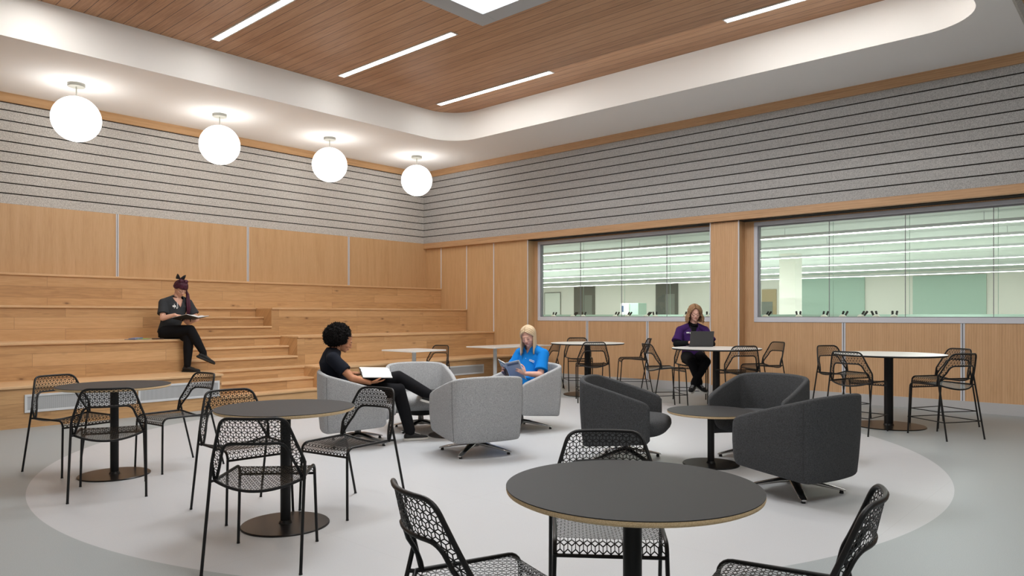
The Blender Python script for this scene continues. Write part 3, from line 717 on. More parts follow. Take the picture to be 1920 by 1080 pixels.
# ------------------------------------------------------------------ tub armchairs
def make_armchair(label, fabric, group):
    t = empty('tub_armchair', (0, 0, 0), 0, label, 'armchair', group)
    # plan path (outer) from right arm front round the back to the left arm front
    raw = [(.376, .285), (.385, .10), (.372, -.12), (.350, -.315), (.20, -.362), (0, -.378), (-.20, -.362), (-.350, -.315), (-.372, -.12), (-.385, .10), (-.376, .285)]
    pts = fillet([(x, y, 0) for x, y in raw], [.09, .09, .07, .06, .08, .06, .07, .09, .09], 5)
    L = [0.]
    for a, b in zip(pts[:-1], pts[1:]): L.append(L[-1]+(b-a).length)
    N = 72; T_ = .050
    def at(s):
        for i in range(len(L)-1):
            if s <= L[i+1]+1e-9: return pts[i].lerp(pts[i+1], (s-L[i])/max(1e-9, L[i+1]-L[i]))
        return pts[-1]
    path = [at(L[-1]*i/N) for i in range(N+1)]
    vs = []; fs = []; m_ = None
    for i, p in enumerate(path):
        a = path[max(0, i-2)]; b = path[min(N, i+2)]; tn = (b-a).normalized(); nin = V((tn.y, -tn.x, 0))
        if nin.dot(-p) < 0: nin = -nin
        y = p.y; f = min(1, max(0, (.285-y)/.60))        # 0 at arm front, 1 at back corner
        back = max(0, (-.31-y)/.068) if y < -.31 else 0
        ztop = .555+.185*(f**.92)+.022*back
        zbot = .205-.055*f**1.1
        ef = min(1, (min(i, N-i))/2.4); ef = sqrt(max(0., 1-(1-ef)**2))     # rounded arm ends
        th = T_*(.35+.65*ef); ztop -= .030*(1-ef); zbot += .035*(1-ef)
        prof = []
        mid = p+nin*(T_/2)
        def P(off, z):
            lean = .05*(z-.45)        # shell widens upwards
            return V((mid.x, mid.y, 0))+nin*(off-lean)+V((0, 0, z))
        h2 = th/2
        for zz in (0, .25, .5, .75, 1.): prof.append(P(-h2-.010*sin(pi*zz), zbot+.02+(ztop-.022-zbot-.02)*zz))
        for k in range(1, 6): an = pi*k/6; prof.append(P(-h2*cos(an), ztop-.022+.022*sin(an)))
        for zz in (1., .6, .2): prof.append(P(h2, zbot+.02+(ztop-.022-zbot-.02)*zz))
        for k in range(1, 4): an = pi*k/4; prof.append(P(h2*cos(an), zbot+.02-.02*sin(an)))
        m_ = len(prof); vs += prof
    for i in range(N):
        for j in range(m_): fs.append((i*m_+j, i*m_+(j+1) % m_, (i+1)*m_+(j+1) % m_, (i+1)*m_+j))
    fs += [tuple(range(m_)), tuple(range(N*m_, (N+1)*m_))]
    sh = MB(); sh.add(vs, fs); shell = sh.build('shell', fabric, t, smooth=75)
    # the two stitched seams at the back corners
    for s in (-1, 1):
        i = min(range(N+1), key=lambda k: (path[k]-V((s*.352, -.28, 0))).length)
        MB().tube([V(vs[i*m_+j])+ (V(vs[i*m_+j])-V((0, 0, vs[i*m_+j][2]))).normalized()*.0006 for j in range(5)], .0013, 6).build('seam', M['seam'], shell)
    # cushion: soft super-ellipsoid
    c = MB(); nu, nv = 56, 20; vv = []; ff = []
    def sp(v, e): return math.copysign(abs(v)**e, v)
    for i in range(nv+1):
        ph = -pi/2+pi*i/nv
        for j in range(nu):
            th = 2*pi*j/nu
            x = .312*sp(cos(ph), .38)*sp(cos(th), .55); y = .335*sp(cos(ph), .38)*sp(sin(th), .62); z = .095*sp(sin(ph), .62)
            if z < 0: y *= 1-.16*(-z/.095)**1.5; x *= 1-.08*(-z/.095)
            vv.append((x, .075+y, .325+z+.012*(1-(x/.31)**2)))
    for i in range(nv):
        for j in range(nu): ff.append((i*nu+j, i*nu+(j+1) % nu, (i+1)*nu+(j+1) % nu, (i+1)*nu+j))
    c.add(vv, ff).build('seat_cushion', fabric, t, smooth=180)
    MB().lathe([(.14, .175), (.15, .18), (.15, .232)], 32, (0, .02, 0)).build('underplate', M['rubber'], t)
    b = MB(); b.lathe([(.042, .06), (.050, .09), (.034, .108), (.03, .175)], 24, (0, .02, 0)); b.build('column', M['chrome'], t)
    for k in range(4):
        a = radians(45+90*k); R_ = Matrix.Rotation(a, 4, 'Z'); o_ = V((0, .02, 0))
        secs = []
        for rr, z, w, h in ((.0, .095, .040, .022), (.10, .083, .036, .019), (.25, .052, .030, .013), (.345, .030, .027, .009), (.372, .024, .018, .006)):
            secs.append((o_+R_ @ V((rr, 0, z)), R_.to_3x3() @ V((0, 1, 0)), V((0, 0, 1)), w, h))
        lg = MB().loft(secs, 16).build('leg', M['chrome'], t, smooth=60)
        MB().lathe([(.014, 0), (.016, .004), (.012, .022)], 14, tuple(o_+R_ @ V((.345, 0, 0)))).build('glide', M['rubber'], lg)
    return t
A = [(5.41, 2.045, 347.6, 'armdark', 'charcoal tub armchair nearest us, its back turned, right of the low dark table'),
     (6.557, 2.819, 87.1, 'armdark', 'charcoal tub armchair on the far side of its low table, open towards us'),
     (5.584, 3.663, 202.3, 'armdark', 'charcoal tub armchair left of its low table, seen from the side'),
     (4.907, 4.915, 337.7, 'armlight', 'light grey tub armchair nearest us, its back turned, in the middle of the room'),
     (6.322, 5.566, 79.6, 'armlight', 'light grey tub armchair holding the woman in blue'),
     (4.44, 6.20, 237, 'armlight', 'light grey tub armchair holding the reader with the afro'),
     (5.499, 6.416, 150.1, 'armlight', 'empty light grey tub armchair at the back of its group, facing us')]
first = {}
for x, y, a, f, l in A:
    g = 'charcoal tub armchairs' if f == 'armdark' else 'light grey tub armchairs'
    if f not in first:
        first[f] = make_armchair(l, M[f], g); first[f].location = (x, y, 0); first[f].rotation_euler = (0, 0, radians(a))
    else: dup(first[f], (x, y, 0), radians(a), l)
# ------------------------------------------------------------------ people
M['skin_a'] = mat('skin_light', s2l(222, 172, 148), .5, spec=.3)
M['skin_b'] = mat('skin_brown', s2l(190, 132, 98), .5, spec=.3)
M['skin_c'] = mat('skin_pale', s2l(228, 178, 160), .5, spec=.3)
M['lip'] = mat('lips', s2l(194, 122, 112), .45)
M['lash'] = mat('lashes', s2l(40, 28, 26), .8)
M['cloth_black'] = mat('black_cotton', s2l(24, 24, 27), .9, spec=.15)
M['cloth_navy'] = mat('navy_black_cotton', s2l(26, 29, 38), .9, spec=.15)
M['cloth_char'] = mat('charcoal_scrubs', s2l(58, 60, 63), .9, spec=.15)
M['cloth_blue'] = mat('blue_scrubs', s2l(20, 122, 204), .85, spec=.15)
M['cloth_purple'] = mat('purple_scrubs', s2l(64, 36, 92), .85, spec=.15)
M['shoe'] = mat('black_canvas', s2l(24, 23, 24), .7)
M['sole'] = mat('white_sole', s2l(222, 220, 214), .6)
M['lace'] = mat('white_laces', s2l(225, 225, 225), .7)
M['paper'] = mat('paper', s2l(240, 240, 238), .7)
M['hair_black'] = mat('black_curls', s2l(16, 13, 13), .85, spec=.2)
M['hair_blonde'] = mat('blonde_hair', s2l(214, 190, 156), .5, spec=.4)
M['hair_auburn'] = mat('auburn_curls', s2l(158, 122, 88), .55, spec=.4)
M['hair_plum'] = mat('plum_hair', s2l(72, 24, 44), .5, spec=.4)
M['bow'] = mat('black_bow', s2l(16, 14, 18), .8)
M['white_tag'] = mat('white_badge', s2l(235, 235, 235), .5)
M['glassframe'] = mat('spectacle_frame', s2l(40, 40, 44), .4)

def remeshed(mb, name, m, parent, voxel=.004, it=5, fac=.5):
    o = mb.build(name, m, None, smooth=0)
    r = o.modifiers.new('r', 'REMESH'); r.mode = 'VOXEL'; r.voxel_size = voxel; r.use_smooth_shade = True
    s = o.modifiers.new('s', 'SMOOTH'); s.factor = fac; s.iterations = it
    bpy.context.view_layer.update()
    dg = bpy.context.evaluated_depsgraph_get()
    me = bpy.data.meshes.new_from_object(o.evaluated_get(dg)); old = o.data
    o.modifiers.clear(); o.data = me; bpy.data.meshes.remove(old); me.name = name
    if not me.materials: me.materials.append(m)
    me.polygons.foreach_set('use_smooth', [True]*len(me.polygons))
    o.parent = parent; return o

def limb(mb, a, b, ra, rm, rb, tm=.35, n=16):
    a, b = V(a), V(b); m = a.lerp(b, tm)
    mb.ell(a, (ra,)*3, None, n, 10).ell(b, (rb,)*3, None, n, 10)
    mb.tube([a, a.lerp(m, .5), m, m.lerp(b, .5), b], [ra, (ra+rm)/2+.002, rm, (rm+rb)/2, rb], n)
def secs3(pts, side=V((1, 0, 0))):
    out = []
    for i, (c, rx, ry) in enumerate(pts):
        a = V(pts[max(0, i-1)][0]); b = V(pts[min(len(pts)-1, i+1)][0]); t = (b-a).normalized()
        x = (side-t*side.dot(t)).normalized(); y = t.cross(x); out.append((V(c), x, y, rx, ry))
    return out
def hand(mb, w, d, n, ts, curl=.5, spread=.02, k=1.):
    """w wrist, d finger direction, n palm normal, ts thumb side"""
    w, d, n, ts = V(w), V(d).normalized(), V(n), V(ts)
    n = (n-d*n.dot(d)).normalized(); sgn = 1 if d.cross(n).dot(ts) > 0 else -1; ts = d.cross(n)*sgn
    mb.loft([(w-d*.01, ts, n, .024*k, .018*k), (w+d*.02*k, ts, n, .030*k, .016*k), (w+d*.055*k, ts, n, .040*k, .014*k), (w+d*.085*k, ts, n, .040*k, .0115*k)], 16)
    for i, (off, L) in enumerate(((.0315, .070), (.0105, .078), (-.0105, .073), (-.0315, .058))):
        p = w+d*(.078-.004*abs(i-1.3))*k+ts*off*k; ang = curl*.45; dd = d
        fan = ts*((off/.03)*spread)
        for j, fr in enumerate((.46, .30, .24)):
            dd = (d*cos(ang)+n*sin(ang)+fan).normalized(); q = p+dd*L*fr*k
            mb.cap(p, (.0086-.0006*j)*k, q, (.0080-.0008*j)*k, 10); p = q; ang += curl*.75
    p = w+d*.022*k+ts*.026*k; q = p+(ts*.72+d*.68+n*.25).normalized()*.042*k; mb.cap(p, .0135*k, q, .0105*k, 12)
    r = q+(ts*.30+d*.90+n*.35).normalized()*.030*k; mb.cap(q, .0105*k, r, .0092*k, 12)
    s = r+(ts*.0+d*.92+n*.4).normalized()*.024*k; mb.cap(r, .0092*k, s, .0075*k, 12)
def headframe(c, f, u):
    f = V(f).normalized(); u = V(u); u = (u-f*u.dot(f)).normalized(); r = f.cross(u)
    T = Matrix((r, f, u)).transposed().to_4x4(); T.translation = V(c); return T
def head(mb, T):
    R = T.to_3x3(); e = lambda c, r: mb.ell(T @ V(c), r, R, 22, 14)
    e((0, -.014, .034), (.074, .094, .086)); e((0, .020, -.010), (.063, .073, .085)); e((0, .028, -.056), (.050, .057, .048))
    e((0, .068, -.086), (.019, .017, .015))
    e((0, .076, .024), (.046, .014, .011))
    for s in (-1, 1):
        e((s*.037, .058, -.030), (.022, .022, .020)); e((s*.075, -.006, -.008), (.009, .019, .030)); e((s*.031, .0765, .001), (.0155, .0125, .0115))
        e((s*.0105, .098, -.031), (.0075, .009, .007))
    mb.loft([(T @ V((0, .084, .016)), R @ V((1, 0, 0)), R @ V((0, 1, 0)), .0075, .008), (T @ V((0, .094, -.006)), R @ V((1, 0, 0)), R @ V((0, 1, 0)), .009, .010), (T @ V((0, .102, -.028)), R @ V((1, 0, 0)), R @ V((0, 1, 0)), .012, .011)], 12)
    e((0, .106, -.029), (.0105, .010, .009)); e((0, .084, -.056), (.022, .012, .013))
def face_parts(T, root, browmat, glasses=False):
    R = T.to_3x3(); l = MB()
    l.ell(T @ V((0, .0945, -.0525)), (.020, .0055, .0035), R).ell(T @ V((0, .0935, -.0595)), (.017, .006, .0042), R); l.build('lips', M['lip'], root, smooth=180)
    for s in (-1, 1):
        pts = [T @ V((s*.031+x, .0765+.0128*sqrt(max(0, 1-(x/.0155)**2))+.0006, -.0045-.0022*(1-(x/.0145)**2))) for x in [-.013+.026*k/8 for k in range(9)]]
        MB().tube(pts, .0013, 6).build('eyelashes', M['lash'], root)
        pts = [T @ V((s*(.014+.033*k/6), .0905-.010*(k/6)**2-.002, .0215+.004*sin(pi*k/6*.8))) for k in range(7)]
        MB().tube(pts, [.0018, .0025, .0028, .0028, .0025, .002, .0012], 6).build('eyebrow', browmat, root)
    if glasses:
        g = MB()
        for s in (-1, 1):
            g.tube([T @ V((s*.033+.023*cos(a)*(1+.06*sin(2*a)), .100-.15*abs(.023*cos(a))*.3, .0+.017*sin(a))) for a in [2*pi*k/20 for k in range(20)]], .0014, 6, closed=True)
            g.tube([T @ V((s*.056, .097, .006)), T @ V((s*.076, .07, .008)), T @ V((s*.079, 0, .006))], .0014, 6)
        g.tube([T @ V((-.010, .100, .003)), T @ V((0, .104, .005)), T @ V((.010, .100, .003))], .0014, 6)
        g.build('spectacles', M['glassframe'], root)
def shoe(T, root, lab=None, canvas=True, k=1.):
    """T: ankle frame, x right, y toe direction, z up; sole about 8 cm under the ankle"""
    R = T.to_3x3(); X, Y, Z = R @ V((1, 0, 0)), R @ V((0, 1, 0)), R @ V((0, 0, 1)); mb = MB()
    mb.loft([(T @ V((0, -.065, -.045)), X, Z, .026, .020), (T @ V((0, -.045, -.035)), X, Z, .036, .036), (T @ V((0, 0, -.030)), X, Z, .038, .040), (T @ V((0, .06, -.043)), X, Z, .041, .030), (T @ V((0, .12, -.052)), X, Z, .044, .021), (T @ V((0, .165, -.056)), X, Z, .036, .016), (T @ V((0, .188, -.058)), X, Z, .018, .010)], 20)
    mb.loft([(T @ V((0, -.012, -.03)), X, Y, .036, .042), (T @ V((0, -.018, .012)), X, Y, .034, .038)], 16)
    s = remeshed(mb, 'shoe', M['shoe'], root, .004, 3)
    if lab: s['label'] = lab
    pts = [(-.028, -.072), (0, -.082), (.028, -.072), (.038, -.03), (.036, .04), (.045, .10), (.040, .155), (.022, .19), (0, .198), (-.022, .19), (-.040, .155), (-.045, .10), (-.036, .04), (-.038, -.03)]
    MB().prism(pts, -.082, -.060, T).build('sole', M['sole'] if canvas else M['rubber'], s, smooth=60)
    l = MB()
    for i in range(5):
        y = .030+.017*i; z = .013-.36*y
        l.tube([T @ V((-.018, y, z-.004)), T @ V((0, y+.004, z+.003)), T @ V((.018, y+.002, z-.004))], .0024, 6)
    l.build('laces', M['lace'] if canvas else M['rubber'], s)
def locks(mb, T, n, ends, hang, rad=(.010, .004), wave=0., wl=.05, seed=1, alpha=(52, -70), out=1.0):
    rnd = random.Random(seed); C = V((0, -.014, .030)); E = (.083, .104, .097)
    for i in range(n):
        s = 1 if i % 2 else -1; t = (i//2)/max(1, n//2-1)
        al = radians(alpha[0]+(alpha[1]-alpha[0])*t+rnd.uniform(-3, 3)); st = V((s*.03, sin(al), cos(al))).normalized()
        ph = radians(ends[0]+(ends[1]-ends[0])*t+rnd.uniform(-4, 4)); po = radians(104); en = V((s*sin(ph)*sin(po), cos(ph)*sin(po), cos(po)))
        pts = []; om = st.angle(en); off = rnd.uniform(-.004, .006)
        for k in range(9):
            q = k/8; d = (st*sin((1-q)*om)+en*sin(q*om))/sin(om)
            pts.append(C+V((d.x*(E[0]+off), d.y*(E[1]+off), d.z*(E[2]+off)))*1.0)
        p = pts[-1]; L = hang*(rnd.uniform(.88, 1.08)); m = max(3, int(L/.02)); o_ = V((en.x, en.y, 0)).normalized()
        pw = [T @ q for q in pts]; R = T.to_3x3(); base = pw[-1]; ow = (R @ o_)
        for k in range(1, m+1):
            fdist = L*k/m; pw.append(base+V((0, 0, -fdist))+ow*(.012*out*sin(min(1, k/m*1.3)*pi*.6)))
        if wave:
            ph0 = rnd.uniform(0, 6.28); sidev = R @ V((0, 1, 0)); tot = len(pw)
            for k in range(3, tot):
                a = ph0+k*.02/wl*2*pi; pw[k] = pw[k]+ow*wave*sin(a)*min(1, k/8)+sidev*wave*cos(a)*min(1, k/8)
        kk = len(pw); rr = [rad[0]*(.6+.4*min(1, j/4)) if j < kk*.75 else rad[0]+(rad[1]-rad[0])*((j-kk*.75)/(kk*.25)) for j in range(kk)]
        mb.tube(pw, rr, 6)
def skullcap(mb, T, r=(.080, .098, .090), c=(0, -.024, .042)): mb.ell(T @ V(c), r, T.to_3x3(), 26, 16)

def make_person(label, loc, rz, J, skin, top, pants, P):
    SD = V(J.get('side', (1, 0, 0)))
    root = empty('person', loc, rz, label, 'person')
    T = headframe(J['head'], J['hf'], J['hu']); b = MB(); head(b, T)
    ns = J['neck']; hb = T @ V((0, -.022, -.045)); b.loft(secs3([(ns, .060, .055), (V(ns).lerp(hb, .5), .052, .052), (hb, .053, .055)]), 18)
    tor = J['torso']; b.loft(secs3(tor, SD), 24); sh = J['sh']; b.loft(secs3([(V(sh[0])*.9+V(ns)*.1, .05, .05), (V(sh[1])*.9+V(ns)*.1, .05, .05)], V((0, 1, 0))), 14)
    for i in (0, 1):
        s, e, w = J['sh'][i], J['el'][i], J['wr'][i]
        limb(b, s, e, .050, .045, .037); limb(b, e, w, .038, .037, .025, .25)
        h, k, a = J['hip'][i], J['kn'][i], J['an'][i]
        limb(b, h, k, .082, .078, .056); limb(b, k, a, .054, .054, .034, .3)
        hd = J['hand'][i]; hand(b, w, *hd)
        b.loft([(V(w)-V(hd[0]).normalized()*.02, V(hd[1]).cross(V(hd[0])).normalized(), V(hd[1]).normalized(), .026, .021), (V(w)+V(hd[0]).normalized()*.012, V(hd[1]).cross(V(hd[0])).normalized(), V(hd[1]).normalized(), .026, .018)], 12)
    remeshed(b, 'body', M[skin], root, .0042, 4)
    face_parts(T, root, P['brow'], P.get('glasses'))
    # top
    c = MB(); g = .014; pts = [(p, rx+g, ry+g) for p, rx, ry in tor]
    nb = V(ns).lerp(V(tor[-1][0]), .25); pts = pts[:-1]+[(pts[-1][0], pts[-1][1]+.004, pts[-1][2]+.002), (nb, .078, .070)]
    c.loft(secs3(pts, SD), 26); tl = P.get('sleeve', .72)
    c.loft(secs3([(V(sh[0])*.92+V(ns)*.08, .066, .062), (V(ns)+V((0, 0, -.02)), .075, .07), (V(sh[1])*.92+V(ns)*.08, .066, .062)], V((0, 1, 0))), 16)
    for i in (0, 1):
        s, e = V(J['sh'][i]), V(J['el'][i]); q = s.lerp(e, tl); fl = P.get('flare', .070)
        c.ell(s, (.066,)*3).tube([s, s.lerp(q, .5), q], [.066, .066, fl], 18)
    if P.get('hem'):    # loose hem over the lap
        c.loft(secs3(P['hem']), 24)
    sh_ = remeshed(c, P.get('topname', 'shirt'), M[top], root, .006, 6)
    if P.get('vneck'):
        zv, yv, hw_, sl = P['vneck']; bm = bmesh.new(); bm.from_mesh(sh_.data); kill = []
        for f_ in bm.faces:
            c_ = f_.calc_center_median()
            if c_.y-J['torso'][-2][0][1] > yv and c_.z > zv and abs(c_.x-P.get('vx', 0)-(ns[0]-0)*0) < min(hw_, (c_.z-zv)*sl): kill.append(f_)
        bmesh.ops.delete(bm, geom=kill, context='FACES'); bm.to_mesh(sh_.data); bm.free()
    # trousers
    d = MB()
    for i in (0, 1):
        h, k, a = V(J['hip'][i]), V(J['kn'][i]), V(J['an'][i]); a2 = k.lerp(a, P.get('cuff', .98))
        d.ell(h, (.102,)*3).ell(k, (.070,)*3).ell(a2, (P.get('cuffr', .052)*.9,)*3); d.tube([h, h.lerp(k, .4), k], [.102, .093, .070], 20); d.tube([k, k.lerp(a2, .35), a2], [.070, .068, P.get('cuffr', .052)], 20)
    p0 = V(tor[0][0]); d.loft(secs3([(V(J['hip'][0])+V((.02, 0, 0)), .10, .10), (p0+V((0, 0, -.03)), .115, .11), (V(J['hip'][1])-V((.02, 0, 0)), .10, .10)], V((0, 1, 0))), 18)
    d.loft(secs3([(p0+V((0, 0, -.05)), .165, .12), (p0+V((0, 0, .09)), .155, .118)]), 20)
    remeshed(d, 'trousers', M[pants], root, .006, 6)
    for i in (0, 1):
        k_, a_ = V(J['kn'][i]), V(J['an'][i]); MB().tube([k_.lerp(a_, .85), a_, a_+V(J['toe'][i][0]).normalized()*.01-V(J['toe'][i][1]).normalized()*.03], [.040, .037, .038], 16).build('sock', M[P.get('sock', 'cloth_black')], root, smooth=60)
    for i in (0, 1):
        a = V(J['an'][i]); td = V(J['toe'][i][0]).normalized(); up = V(J['toe'][i][1]); up = (up-td*up.dot(td)).normalized(); x = td.cross(up)
        TT = Matrix((x, td, up)).transposed().to_4x4(); TT.translation = a; shoe(TT, root, canvas=P.get('canvas', True))
    return root, T
def book(name, loc, rot, w, h, ang, cover, label, cat, thick=.018, pages='paper', marks=None):
    """open book, spine along local y, pages facing +z; ang = opening tilt of each half"""
    t = empty(name, loc, 0, label, cat); t.rotation_euler = rot
    for s in (-1, 1):
        A = Matrix.Rotation(-s*ang, 4, 'Y')
        cv = MB().box(0 if s > 0 else -w, w if s > 0 else 0, -h/2, h/2, -.003, 0, A).build('cover', cover, t, smooth=0)
        prof = []
        for k in range(13): x = k/12; prof.append((x*(w-.006), thick*(.25+.75*sin(pi*min(1, x*1.6))*.6+.45*(1-x))))
        vs = []; fs = []; m_ = len(prof)
        for y in (-h/2+.004, h/2-.004):
            for x, z in prof: vs.append(A @ V((s*x, y, z)))
            for x, z in prof: vs.append(A @ V((s*x, y, .0004)))
        for k in range(m_-1):
            fs += [(k, k+1, 2*m_+k+1, 2*m_+k), (m_+k+1, m_+k, 3*m_+k, 3*m_+k+1), (k+1, k, m_+k, m_+k+1), (2*m_+k, 2*m_+k+1, 3*m_+k+1, 3*m_+k)]
        fs += [(0, 2*m_, 3*m_, m_), (m_-1, 2*m_-1, 4*m_-1, 3*m_-1)]
        MB().add(vs, fs).build('pages', M[pages], t, smooth=40)
    if marks: marks(t)
    return t
def chestmark(root, T3, items):
    for nm, m, f in items: f(MB()).build(nm, M[m], root)

# -- reader on the steps
S = .977
J = dict(head=(-.085, .135, S+.735), hf=(.30, .80, -.45), hu=(0, .35, 1), neck=(-.085, .07, S+.615), side=(.93, -.36, 0),
 torso=[((0, 0, S+.07), .155, .115), ((-.02, .01, S+.22), .130, .100), ((-.055, .035, S+.38), .150, .108), ((-.075, .05, S+.49), .162, .100), ((-.08, .058, S+.56), .118, .075), ((-.083, .066, S+.605), .062, .058)],
 sh=[(.092, -.012, S+.525), (-.245, .118, S+.525)], el=[(.185, .07, S+.30), (-.295, .235, S+.29)], wr=[(.125, .235, S+.35), (-.07, .285, S+.225)],
 hip=[(.085, .02, S+.095), (-.085, .02, S+.095)], kn=[(.02, .42, S+.135), (.0, .37, S+.02)], an=[(-.10, .56, S-.22), (-.0, .345, .495+.085)],
 hand=[((-.8, .6, -.15), (0, -.2, -1), (-.2, .5, .8), 1.2), ((.75, .55, .25), (-.1, -.2, 1), (-.6, .7, 0), .35)],
 toe=[((-.62, .6, -.42), (-.35, .0, 1)), ((-.25, 1, 0), (0, 0, 1))])
PL1 = (4.47, 10.86, 0); R1 = radians(202)
r1, T1 = make_person('person in charcoal scrubs reading on the wooden steps, legs crossed, black bow in plum hair', PL1, R1, J, 'skin_a', 'cloth_char', 'cloth_black', dict(brow=M['hair_plum'], glasses=True, canvas=False, flare=.076, cuffr=.046, vneck=(S+.46, .02, .07, .55), vx=-.055))
h = MB(); skullcap(h, T1, (.082, .100, .090)); locks(h, T1, 60, (75, 175), .0, (.009, .008), seed=3)
for i in range(9): a = radians(-50+100*i/8); h.tube([T1 @ V((.05*sin(a), .04+.02*cos(a), .118)), T1 @ V((.072*sin(a), .082*cos(a), .085)), T1 @ V((.078*sin(a), .094*cos(a)+.002, .048)), T1 @ V((.080*sin(a), .088*cos(a)+.002, .020+.010*abs(sin(a))))], [.010, .012, .010, .004], 8)
for s in (-1, 1): h.ell(T1 @ V((s*.035, .0, .128)), (.036, .036, .026), T1.to_3x3())
for i in range(14): # long tail over the left shoulder
    o_ = (random.uniform(-.022, .022), random.uniform(-.012, .016)); b0 = T1 @ V((-.078, -.02, .0))
    h.tube([b0, b0+V((-.012+o_[0]*.4, .03+o_[1], -.08)), V((-.165+o_[0], .195+o_[1], S+.54)), V((-.165+o_[0], .205+o_[1], S+.45)), V((-.15+o_[0]*1.1, .205+o_[1], S+.37-random.random()*.04))], [.012, .012, .012, .011, .004], 7)
h.build('hair', M['hair_plum'], r1, smooth=180)
bw = MB(); bc = V((.050, -.02, .150))
for s in (-1, 1): bw.loft([(T1 @ (bc+V((0, 0, 0))), T1.to_3x3() @ V((0, 1, 0)), T1.to_3x3() @ V((0, 0, 1)), .008, .010), (T1 @ (bc+V((s*.035, 0, .022))), T1.to_3x3() @ V((0, 1, 0)), T1.to_3x3() @ V((0, 0, 1)), .016, .034), (T1 @ (bc+V((s*.062, 0, .032))), T1.to_3x3() @ V((0, 1, 0)), T1.to_3x3() @ V((0, 0, 1)), .014, .042)], 12)
bw.build('hair_bow', M['bow'], r1)
BM = Matrix.Translation((-.078, .072, 0)) @ Matrix.Rotation(radians(-3), 4, 'Z')
MB().box(.085, .140, .066, .074, S+.465, S+.49, BM).box(.108, .114, .068, .076, S+.445, S+.51, BM).build('name_badge', M['white_tag'], r1, smooth=0)
MB().tube(fillet([BM @ V(p) for p in ((.060, .072, S+.53), (.058, .082, S+.46), (.078, .084, S+.435), (.086, .080, S+.47))], .02), .0035, 8).build('stethoscope_tube', M['white_tag'], r1)
b1 = book('textbook', V(PL1)+Matrix.Rotation(R1, 3, 'Z') @ V((-.01, .40, S+.285)), (radians(11), radians(-3), R1), .225, .28, radians(9), M['rubber'], 'open black-covered book held by the reader on the wooden steps', 'book', thick=.026)
# things beside her on the bench
t = empty('magazine', (4.02, 10.80, S-.001), radians(200), 'green and grey magazines lying on the bench beside the reader on the steps', 'magazine')
MB().box(-.14, .14, -.105, .105, 0, .008).build('back_cover', mat('mag_grey', s2l(120, 124, 138), .4), t, smooth=0, bevel=.002)
MB().prism([(-.15, -.09), (.05, -.10), (.09, .09), (-.12, .10)], .0085, .013).build('front_cover', mat('mag_green', s2l(160, 196, 70), .4), t, smooth=0)
MB().prism([(-.02, -.06), (.12, -.05), (.11, .07), (-.03, .06)], .014, .030, Matrix.Rotation(radians(6), 4, 'Y')).build('leaflet', mat('mag_blue', s2l(120, 132, 170), .4), t, smooth=0)
t = empty('phone', (4.24, 10.68, S-.001), radians(8), 'small dark phone on the bench edge next to the reader on the steps', 'phone')
MB().box(-.072, .072, -.036, .036, 0, .016).build('case', mat('phone_case', s2l(62, 40, 26), .4), t, smooth=0, bevel=.003)
MB().box(-.067, .067, -.032, .032, .016, .017).build('screen', M['rubber'], t, smooth=0)

# -- reader with the afro in the light grey armchair
S = .43
J = dict(head=(0, -.035, S+.630), hf=(-.02, .84, -.42), hu=(0, .4, 1), neck=(0, -.125, S+.525),
 torso=[((0, -.01, S+.07), .155, .12), ((0, -.085, S+.20), .135, .108), ((0, -.130, S+.33), .155, .112), ((0, -.155, S+.42), .168, .104), ((0, -.145, S+.49), .115, .075), ((0, -.13, S+.53), .060, .058)],
 sh=[(.185, -.145, S+.455), (-.185, -.145, S+.455)], el=[(.285, .035, S+.265), (-.25, .06, S+.25)], wr=[(.245, .215, S+.215), (-.16, .12, S+.272)],
 hip=[(.085, .03, S+.10), (-.085, .03, S+.10)], kn=[(.06, .53, S+.11), (-.045, .54, S+.235)], an=[(.0, .66, .086), (.08, .85, S+.05)],
 hand=[((-.05, 1, .05), (-.15, 0, 1), (1, 0, 0), .25), ((.30, .95, .02), (0, 0, 1), (-1, .2, 0), .12)],
 toe=[((-.10, 1, 0), (0, 0, 1)), ((.15, .92, -.28), (0, .35, 1))])
PL2 = (4.35, 6.24, 0); R2 = radians(239)
r2, T2 = make_person('person with black afro and black scrubs, seated in a light grey armchair with a binder', PL2, R2, J, 'skin_b', 'cloth_navy', 'cloth_black', dict(brow=M['hair_black'], sleeve=.66, flare=.070, cuffr=.058))
me_h = MB(); af = V((0, -.055, .012)); nu, nv = 90, 60; vv = []; ff = []; rr = random.Random(4)
for i in range(nv+1):
    ph = pi*i/nv
    for j in range(nu):
        a = 2*pi*j/nu; d_ = V((sin(ph)*sin(a), sin(ph)*cos(a), cos(ph)))
        R_ = .156-.008*abs(d_.z); 
        if d_.y > 0: R_ -= .055*d_.y*(1 if d_.z < .45 else .55)*(1.0 if d_.z > -.9 else 1)
        if d_.z < -.25: R_ -= .05*(-d_.z-.25)*(1+d_.y)
        nz = noise.fractal(d_*9+V((3, 1, 2)), .6, 2.2, 4)*.013+noise.noise(d_*38)*.006
        vv.append(T2 @ (af+d_*(R_+nz)))
for i in range(nv):
    for j in range(nu): ff.append((i*nu+j, i*nu+(j+1) % nu, (i+1)*nu+(j+1) % nu, (i+1)*nu+j))
